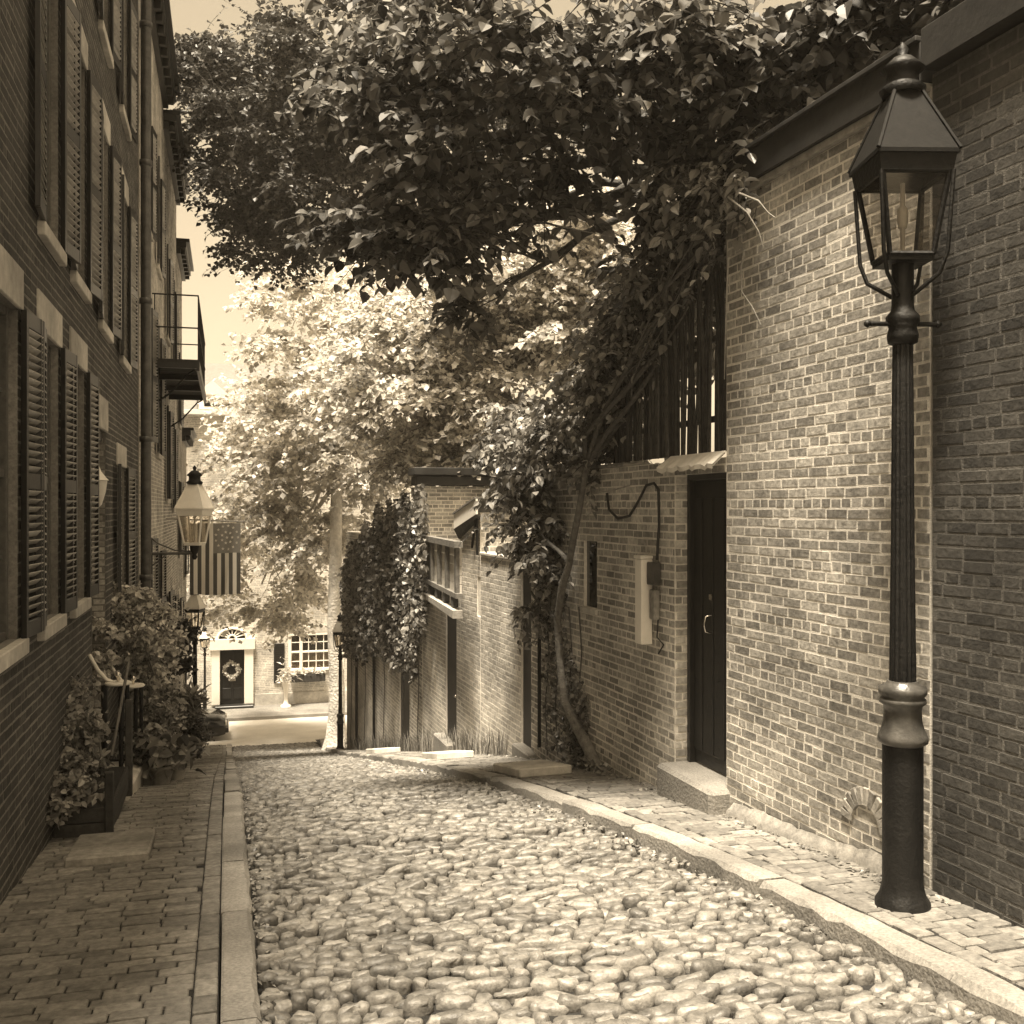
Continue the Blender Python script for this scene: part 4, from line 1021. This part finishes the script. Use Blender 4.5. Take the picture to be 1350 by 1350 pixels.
# ================================================================ TREES, VINES AND PLANTS
def pb(x,y,d,rx,ry,rd,w=1.0):
    """a crown lobe seen at photo position x,y, d metres away, with real radii"""
    return (at(x,y,d),(rx*d/F,rd,ry*d/F),w)
def tree(name,label,cat,trunk,r,blobs,n,k,size,lm,bk,spread=.33,big=False,limbs=14,shell=.55,up=.5,droop=.3,wid=.42,group=None,twig=.012,lr=.45,spray=None):
    base=Vector(trunk[0]); t=thing(name,base,label,cat,group)
    TW=[]; D=None
    if spray: P,D,TW,Cc=sprays(blobs,*spray)
    else: P,Cc=clumps(blobs,n,k,spread,shell)
    leaves_obj('crown',P,size,lm,t,big=big,up=up,droop=droop,wid=wid,dirs=D)
    mb=MB(); m=len(trunk); rr=[r*(1.5 if i==0 else (1.12 if i==1 else (1-.45*i/(m-1))*random.uniform(.95,1.06))) for i in range(m)]
    mb.tube(trunk,rr,12); mb.build('trunk',bk,t)
    mb=MB(); top=Vector(trunk[-1]); order=list(range(len(Cc))); random.shuffle(order)
    for b in blobs:
        c=Vector(b[0]); a=Vector(trunk[-1]) if (c-Vector(trunk[-1])).length<(c-Vector(trunk[-2])).length*1.3 else Vector(trunk[-2])
        st=a.lerp(Vector(trunk[-2]),random.uniform(0,.5)); pts=branch(mb,st,c,r*lr,r*lr*.35,.10,7,7)
        near=sorted(range(len(Cc)),key=lambda i:(Vector(Cc[i])-c).length)[:limbs]
        for i in near: branch(mb,pts[random.randint(3,7)],Vector(Cc[i]),r*lr*.3,twig*.5,.10,4,5)
    for q in TW: mb.tube(q,[.006,.005,.003],3)
    mb.build('branches',bk,t); return t
# pale tree with the straight trunk at the foot of the lane
zt_=at(442,632,30.0).z; b0=at(442,976,30.0); b0.z=walk_z(b0.y)
tr=[b0+Vector((0,0,-.1)),b0+Vector((.02,0,.3)),b0+Vector((.03,0,.8)),b0+Vector((.06,0,1.7)),b0+Vector((.0,0,2.6)),b0+Vector((-.05,0,3.6)),b0+Vector((.0,0,5.0)),Vector((b0.x+.05,b0.y,zt_+.4)),Vector((b0.x-.1,b0.y,zt_+3))]
tree('tree','tall pale leafy tree at the foot of the lane with a straight light trunk','tree',tr,.27,
 [pb(330,640,32,65,65,2.2),pb(395,560,31,70,70,2.2),pb(350,560,33,60,60,2,.8),pb(300,700,35,45,55,1.6,.7),pb(395,690,32,60,70,2),pb(345,770,34,75,45,1.6,.5),pb(440,480,31,100,70,2.4),pb(400,410,32,85,60,2,.9),pb(490,560,30,70,90,2),pb(380,800,34,50,30,1.4,.35),pb(520,450,31,90,70,2.5),pb(470,380,32,90,55,2.5)],
 0,0,.18,'leaf_pale','bark_pale',limbs=7,lr=.3,spray=(4300,8,.95,16,.55))
# darker high tree
tree('tree','high small-leaved dark tree reaching over the lane above the pale tree','tree',[Vector((5.2,22.5,-4.5)),Vector((5.0,22.5,0)),Vector((4.3,22.3,4)),Vector((3.8,22,6.5))],.3,
 [pb(350,190,22,90,70,1.8),pb(440,130,22,110,80,2),pb(430,250,22,95,60,1.8),pb(330,110,23,60,60,1.4,.6),pb(540,180,21,110,100,2),pb(560,80,21,110,70,2),pb(380,300,23,55,35,1.2,.5),pb(290,190,23,40,50,1.0,.4),pb(310,260,22.5,30,30,.8,.25),pb(270,130,22.5,35,45,1,.35),pb(340,330,23,40,18,.8,.15),pb(460,50,22,110,50,2),pb(640,250,21,90,90,2),pb(300,60,23,60,40,1.2,.4)],
 0,0,.125,'leaf_dark','bark',limbs=7,lr=.3,spray=(5200,9,.75,14,.45))
# middle pale tree behind the garden walls
tree('tree','bright tree in the gardens behind the lean-to outbuilding','tree',[Vector((5.6,19.3,-4)),Vector((5.6,19.3,-1)),Vector((5.4,19.3,1.5)),Vector((5,19.3,3))],.22,
 [pb(600,500,19.5,90,70,1.6),pb(700,480,19.5,90,80,1.6),pb(540,560,20,70,60,1.4),pb(640,580,19.6,80,50,1.4),pb(770,430,19,90,80,1.6),pb(590,400,19.5,90,70,1.6),pb(690,370,19,100,70,1.6),pb(800,330,19,90,70,1.6),pb(500,470,20,60,60,1.4,.7),pb(880,370,17.5,70,50,1.4,.8),pb(740,300,18.5,70,35,1.2,.6)],
 0,0,.13,'leaf_pale','bark_grey',limbs=6,lr=.3,spray=(5200,8,.75,14,.45))
# big-leaved tree close overhead
tree('tree','large-leaved tree leaning over the garden wall with drooping sprays overhead','tree',[Vector((5.4,9.6,-2.5)),Vector((5.2,9.5,.5)),Vector((4.7,9.3,2.4)),Vector((4.2,9.2,3.6))],.16,
 [pb(560,130,9,80,45,.9),pb(660,110,8.6,90,50,1),pb(760,130,8.4,90,55,1),pb(870,110,8.2,90,60,1),pb(980,120,8.0,80,60,.9),pb(620,210,8.8,80,45,.9,.8),pb(960,205,8.4,50,50,.6,.6),pb(740,215,8.7,45,16,.4,.25),pb(850,250,8.8,45,18,.4,.25),pb(720,290,8.9,40,14,.3,.2),pb(480,308,9.2,45,16,.3,.5),pb(560,305,9.2,60,20,.4,.6),pb(545,335,9.3,40,14,.25,.3),pb(600,300,9,50,18,.4,.3),pb(655,400,8.9,30,18,.3,.18),pb(470,90,9.2,60,40,.8,.4),pb(580,60,8.8,100,40,1,.7),pb(740,50,8.4,120,40,1,.8),pb(900,50,8,110,40,1,.8)],
 0,0,.118,'leaf_big','bark',spread=.30,big=True,limbs=7,up=.9,droop=.4,lr=.3,twig=.01,wid=.40,spray=(1250,7,.5,12,.35))
# dense tree above the tall wall, top right
tree('tree','dense dark tree standing behind the tall brick wall, above its coping','tree',[Vector((5.6,5.6,-2)),Vector((5.6,5.5,1)),Vector((5.5,5.4,3)),Vector((5.4,5.3,4))],.16,
 [pb(1060,60,8.0,70,50,.8),pb(1150,40,7.6,80,55,.8),pb(1250,30,7.2,80,60,.8),pb(1340,20,7,80,80,.8),pb(1090,120,8.4,60,40,.6,.6),pb(1300,110,7.4,70,50,.7,.6),pb(1200,90,7.8,60,40,.6,.6)],
 0,0,.12,'leaf_dark','bark',spread=.33,big=True,limbs=7,up=.6,droop=.4,lr=.3,twig=.01,spray=(1100,8,.45,9))

# climbing vine on the garden wall
tp=[(792,1010,.10),(775,985,.10),(758,955,.14),(744,925,.15),(740,890,.12),(737,850,.12),(735,815,.14),(741,775,.16),(750,745,.12),(756,710,.12),(762,680,.14),(768,645,.14),(773,615,.16)]
pts=[onR(*q) for q in tp]; pts[0].z=walk_z(pts[0].y)-.05
t=thing('climbing_vine',pts[0],'climbing vine with a bare twisting trunk and leafy head over the garden wall','vine')
mb=MB(); mb.tube(pts,[.075,.06,.05,.045,.042,.044,.040,.042,.038,.036,.034,.032,.03],10)
mb.build('trunk','bark_grey',t)
vb=[pb(725,605,11.3,60,45,.5),pb(705,690,11.6,38,45,.35),pb(760,560,11,65,45,.6),pb(820,500,10.3,70,45,.6),pb(880,440,9.6,60,45,.5),pb(930,370,9.0,50,50,.5),pb(968,285,8.0,26,35,.3,.5),pb(990,228,7.5,22,22,.2,.35),pb(955,240,7.8,30,30,.3,.4),pb(692,630,12,30,40,.4,.8),pb(800,590,10.4,35,30,.35,.6),pb(735,740,11.3,22,40,.2,.35),pb(850,380,9.6,70,50,.6),pb(900,310,9,60,45,.5),pb(700,780,11.7,14,45,.12,.2),pb(700,560,11.8,60,40,.6,.8),pb(790,540,10.4,45,40,.5,.9),pb(830,450,9.9,60,45,.5,.9)]
P,D,TW,Cc=sprays(vb,1700,8,.38,14,.3,RNG,.6,.7); leaves_obj('foliage',P,.095,'leaf_vine',t,big=True,up=.5,droop=.5,wid=.32,dirs=D)
mb=MB()
br=mb; mb=MB()
for b in vb:
    c=Vector(b[0]); st=pts[-1] if c.z>pts[-1].z-.3 else min(pts,key=lambda q:(q-c).length); pp=branch(mb,st,c,.03,.015,.12,6,6)
    for i in sorted(range(len(Cc)),key=lambda i:(Vector(Cc[i])-c).length)[:6]: branch(mb,pp[random.randint(2,6)],Vector(Cc[i]),.012,.004,.12,4,5)
for q in TW: mb.tube(q,[.004,.004,.002],3)
mb.build('branches','bark',t)
for path in ([(975,255,.25),(1000,265,.3),(1012,280,.22),(1022,287,.2)],[(960,260,.2),(985,280,.2),(1000,305,.15),(1006,325,.12)],[(982,330,.1),(977,352,.1),(978,385,.08),(992,405,.08),(1003,428,.06)],[(830,640,.05),(805,647,.1),(785,650,.1)],[(960,340,.1),(957,420,.06),(955,500,.05)],[(700,290,.9),(760,303,.9),(806,312,.8)]):
    q_=[onR(*q) for q in path]; mb=MB(); mb.tube(q_,[.009-.006*i/(len(q_)-1) for i in range(len(q_))],5); mb.build('tendril','timber_pale',t)
# creeper covering the wall round the vine's stem
def wallivy(n,x0,x1,y0f,y1f,thick,off0=.01):
    P=[]
    while len(P)<n:
        x=RNG.uniform(x0,x1); a,b=y0f(x),y1f(x)
        if b<=a: continue
        y=RNG.uniform(a,b); e=min(y-a,b-y,(x-x0)*1.5,30)/30
        if RNG.random()>.25+.75*e*(.6+.4*math.sin(x*.31+y*.17)*math.sin(y*.23-x*.11)): continue
        p=onR(x,y,off0+abs(RNG.normal())*thick); P.append(p[:])
    return np.array(P)
P=wallivy(1500,716,775,lambda x:760 if x<745 else 830+(x-745)*3,lambda x:985+(x-716)*.35,.035)
t=thing('wall_creeper',onR(745,1000),'small-leaved creeper clothing the wall behind the twisting vine trunk','creeper'); leaves_obj('foliage',P,.06,'leaf_ivy',t,up=.1,droop=.9)
mb=MB()
for x in (722,735,752,765): mb.tube([onR(x,995,.02),onR(x-3,930,.02),onR(x+2,860,.02),onR(x-2,800,.02)],.008,5)
mb.build('stems','bark',t)
# ivy over the lane side of the tall brick house
def ivtop(x): return np.interp(x,[448,470,500,535,560],[745,705,670,652,640])
def ivbot(x): return np.interp(x,[448,470,500,520,545,560],[850,870,855,880,890,800])
P=wallivy(15000,450,560,lambda x:ivtop(x)+8*math.sin(x*.35),lambda x:ivbot(x)+10*math.sin(x*.5),.13,.0)
t=thing('ivy',onR(510,900),'thick dark ivy hanging over the tall brick house and its lane wall','ivy')
leaves_obj('foliage',P,.105,'leaf_ivy',t,big=True,up=.35,droop=.7,wid=.4)
mb=MB()
for x in (462,480,505,530,550): mb.tube([onR(x,980,.03),onR(x+2,900,.03),onR(x-1,800,.05),onR(x+3,720,.05)],.009,5)
mb.build('stems','bark',t)
t=thing('shrub',(4.6,16.6,-3.2),'dark dense shrub showing above the white fascia','shrub')
P,Cc=clumps([pb(662,598,15.6,30,28,.45),pb(690,575,15.6,30,30,.4)],2600,20,.36,.3); leaves_obj('foliage',P,.10,'leaf_dark',t)
mb=MB(); branch(mb,(4.6,16.6,-3.2),at(662,610,15.8),.06,.03); branch(mb,at(662,620,15.8),at(690,580,15.6),.03,.01); mb.build('stems','bark',t)

# left-hand plants
def shrub(label,blobs,n,size,lm,base,k=18,name='shrub',big=True,droop=.5,up=.5,stems=6,wid=.42,spread=.34):
    t=thing(name,base,label,name.replace('_',' ')); P,Cc=clumps(blobs,n,k,spread,.35); leaves_obj('foliage',P,size,lm,t,big=big,droop=droop,up=up,wid=wid)
    mb=MB()
    for i in np.linspace(0,len(Cc)-1,stems).astype(int): branch(mb,Vector(base)+Vector((random.uniform(-.05,.05),random.uniform(-.05,.05),0)),Vector(Cc[i]),.014,.005,.12,5,5)
    mb.build('stems','bark',t); return t
shrub('leafy bush filling the timber planter below the near shutters',[pb(75,925,8.3,40,30,.25),pb(105,965,8.6,25,35,.25),pb(60,985,8,25,45,.25),pb(80,1030,8.1,35,30,.2,.6),pb(85,1045,7.6,35,22,.12,.9),pb(60,1070,7.4,25,22,.12,.7),pb(100,1010,8.0,25,30,.12,.8)],6000,.055,'leaf_vine',(-1.05,8.8,walk_z(8.8)+.42),name='bush')
shrub('broad-bladed plant spilling from the front of the timber planter',[pb(95,960,8.6,22,22,.1),pb(110,1010,8.8,18,20,.1),pb(70,1050,8.2,30,25,.1)],160,.2,'leaf_vine',(-.95,8.6,walk_z(8.6)+.42),name='plant',wid=.14)
shrub('climbing plant arching over the window beyond the recessed doorway',[pb(165,790,11.6,35,14,.2),pb(200,815,12.4,32,25,.25),pb(160,830,11.6,30,20,.2),pb(215,850,13,20,35,.2),pb(195,860,12,20,35,.2,.7),pb(135,850,10.6,10,40,.1,.4),pb(190,905,12.2,18,35,.15,.6)],9000,.065,'leaf_bright',(-1.1,12.2,walk_z(12.2)),name='climbing_plant')
shrub('leafy shrub with pale tips beside the second hand railing',[pb(205,945,11.8,25,22,.2),pb(200,985,11.4,25,22,.2),pb(215,915,12.6,20,20,.2,.6)],4200,.065,'leaf_vine',(-1.0,12.2,walk_z(12.2)),name='shrub')
shrub('round dark clipped box bush by the far left wall',[(at(251,970,19),(.18,.22,.38),1)],3500,.05,'leaf_dark',(at(254,968,19).x,at(254,968,19).y,walk_z(19.4)),name='box_bush',k=60,big=False,spread=.4)
shrub('spiky-leaved plant rising behind the box bush',[pb(252,930,20,9,16,.12)],160,.3,'leaf_vine',(at(262,960,21).x,at(262,960,21).y,walk_z(21.6)),name='plant',wid=.1,up=.1,droop=-.4)
shrub('trailing plant high on the left wall under the flag',[pb(243,840,19,10,25,.15),pb(240,875,18.5,10,15,.15)],900,.09,'leaf_dark',(XL+.03,19.6,-3.4),name='hanging_plant')
def potted(x,y,d,label,r=.13,h=.24,lm='leaf_ivy',m='terracotta',n=260,sz=.10,lr=.2):
    p=at(x,y,d); p.z=walk_z(p.y); p.x=max(p.x,XL+r+.03)
    t=thing('potted_plant',p,label,'potted plant')
    mb=MB(); mb.lathe(p,[(r*.65,0),(r*.95,h*.85),(r*1.08,h*.86),(r*1.08,h),(r*.9,h),(r*.88,h*.8)],18); mb.build('pot',m,t)
    P,_=clumps([((p.x,p.y,p.z+h+lr*.6),(lr,lr,lr*.8),1)],n,14,.4,.2); leaves_obj('foliage',P,sz,lm,t,big=True,droop=.6)
    mb=MB(); 
    for k in range(4): branch(mb,p+Vector((0,0,h*.8)),p+Vector((random.uniform(-lr,lr)*.6,random.uniform(-lr,lr)*.6,h+lr)),.008,.004)
    mb.build('stems','bark',t)
potted(233,1008,11.6,'pale pot with broad dark leaves at the edge of the left plants',m='stone_pale',r=.12,h=.25,sz=.14,n=110,lm='leaf_ivy')
potted(213,1025,10.9,'lowest pot of the left plants, hidden under glossy broad leaves',r=.13,h=.2,sz=.14,n=150)
potted(193,1012,11.0,'terracotta pot of dark foliage next to the pale stone doorstep',r=.14,h=.3,sz=.10,n=240)

# weeds at the foot of the right walls, litter in the gutter
def weeds(name,n,Ya,Yb,h):
    V=[];Fc=[]
    for i in range(n):
        Y=RNG.uniform(Ya,Yb); off=abs(RNG.normal())*.07+.02; p=rp(Y,walk_z(Y)-.01,off); k=len(V)
        a=RNG.uniform(0,6.28); L=h*RNG.uniform(.4,1.2); d=Vector((math.cos(a),math.sin(a),0)); w=Vector((-d.y,d.x,0))*.006; le=RNG.uniform(.1,.5)
        q=p+Vector((0,0,L*.6))+d*L*le*.4; tpt=p+Vector((0,0,L))+d*L*le
        V+=[p-w,p+w,q+w*.8,q-w*.8,tpt]; Fc+=[(k,k+1,k+2),(k,k+2,k+3),(k+3,k+2,k+4)]
    me=bpy.data.meshes.new(name); mesh_fill(me,np.array([v[:] for v in V]),Fc); me.materials.append(MATS['leaf_vine']); o=link(name,me,None,(0,0,0)); return o
tag(weeds('grass',380,12.6,17.6,.38),'tufts of tall weeds along the foot of the pale walls','weeds',kind='stuff')
tag(weeds('weeds',700,17.6,26,.35),'low weeds along the foot of the ivy wall','weeds',kind='stuff')
P=[]
for i in range(900):
    Y=RNG.uniform(4.6,13); s=RNG.random()
    if s<.5: x=RX(Y)-abs(RNG.normal())*.06-.07; z=walk_z(Y)+.006
    else: x=KR(Y)-abs(RNG.normal())*.10-.01; z=road_z(Y)+.035
    P.append((x,Y,z))
for i in range(450):
    Y=RNG.uniform(4.2,12); P.append((.14+abs(RNG.normal())*.06,Y,road_z(Y)+.03))
o=leaves_obj('fallen_leaves',np.array(P),.035,'leaf_vine',None,(0,0,0),up=1.2,droop=0); tag(o,'scattered dry leaves along the kerbs and wall foot','leaves',kind='stuff')
P=wallivy(420,745,800,lambda x:985+(x-745)*.45,lambda x:1010+(x-745)*.5,.10); o=leaves_obj('ground_creeper',P,.07,'leaf_ivy',None,(0,0,0),up=.6); tag(o,'leafy creeper on the pavement round the foot of the vine','creeper',kind='stuff')

# ================================================================ LIGHT, AIR, CAMERA
SUN=Vector((-.14,-.2,.92)).normalized(); el=math.asin(SUN.z); az=math.atan2(SUN.x,SUN.y)
w=bpy.data.worlds.new('World'); scn.world=w; w.use_nodes=True; nt=w.node_tree; N=nt.nodes; L=nt.links
sk=N.new('ShaderNodeTexSky'); sk.sky_type='NISHITA'; sk.sun_disc=False; sk.sun_elevation=el; sk.sun_rotation=az; sk.dust_density=3; sk.air_density=1
bw=N.new('ShaderNodeRGBToBW'); L.new(sk.outputs['Color'],bw.inputs['Color'])
cb=N.new('ShaderNodeCombineColor'); 
for k,c in enumerate((1.0,.80,.53)):
    mm=N.new('ShaderNodeMath'); mm.operation='MULTIPLY'; mm.inputs[1].default_value=c; L.new(bw.outputs['Val'],mm.inputs[0]); L.new(mm.outputs['Value'],cb.inputs[k])
bg=N['Background']; L.new(cb.outputs['Color'],bg.inputs['Color']); bg.inputs['Strength'].default_value=SKY
sl=bpy.data.lights.new('sun','SUN'); sl.energy=SUNP; sl.angle=math.radians(SUNA); sl.color=(1,.88,.70)
so=bpy.data.objects.new('sun',sl); COL.objects.link(so); so.rotation_euler=SUN.to_track_quat('Z','Y').to_euler(); so.location=(0,0,30)
if HAZE>0:
    m=bpy.data.materials.new('haze'); m.use_nodes=True; nt=m.node_tree; nt.nodes.remove(nt.nodes['Principled BSDF'])
    v=nt.nodes.new('ShaderNodeVolumePrincipled'); v.inputs['Density'].default_value=HAZE; v.inputs['Color'].default_value=(1,.9,.75,1); v.inputs['Anisotropy'].default_value=.3
    nt.links.new(v.outputs['Volume'],nt.nodes['Material Output'].inputs['Volume']); MATS['haze']=m
    mb=MB(); mb.box((2,62,3.0),(110,170,26)); tag(mb.build('haze','haze'),kind='stuff')
cam=bpy.data.cameras.new('camera'); co=bpy.data.objects.new('camera',cam); COL.objects.link(co); scn.camera=co
cam.sensor_width=36; cam.lens=36*F/1350; cam.shift_y=-(675-HOR)/1350; cam.clip_end=1000; cam.clip_start=.05
co.rotation_euler=(math.pi/2,0,-TH)
vs=scn.view_settings; vs.view_transform='Standard'; vs.look='None'; vs.exposure=EXPO; vs.gamma=1; vs.use_curve_mapping=False
scn.cycles.max_bounces=6; scn.cycles.diffuse_bounces=3; scn.cycles.transparent_max_bounces=8; scn.cycles.use_denoising=True
scn.cycles.volume_bounces=0
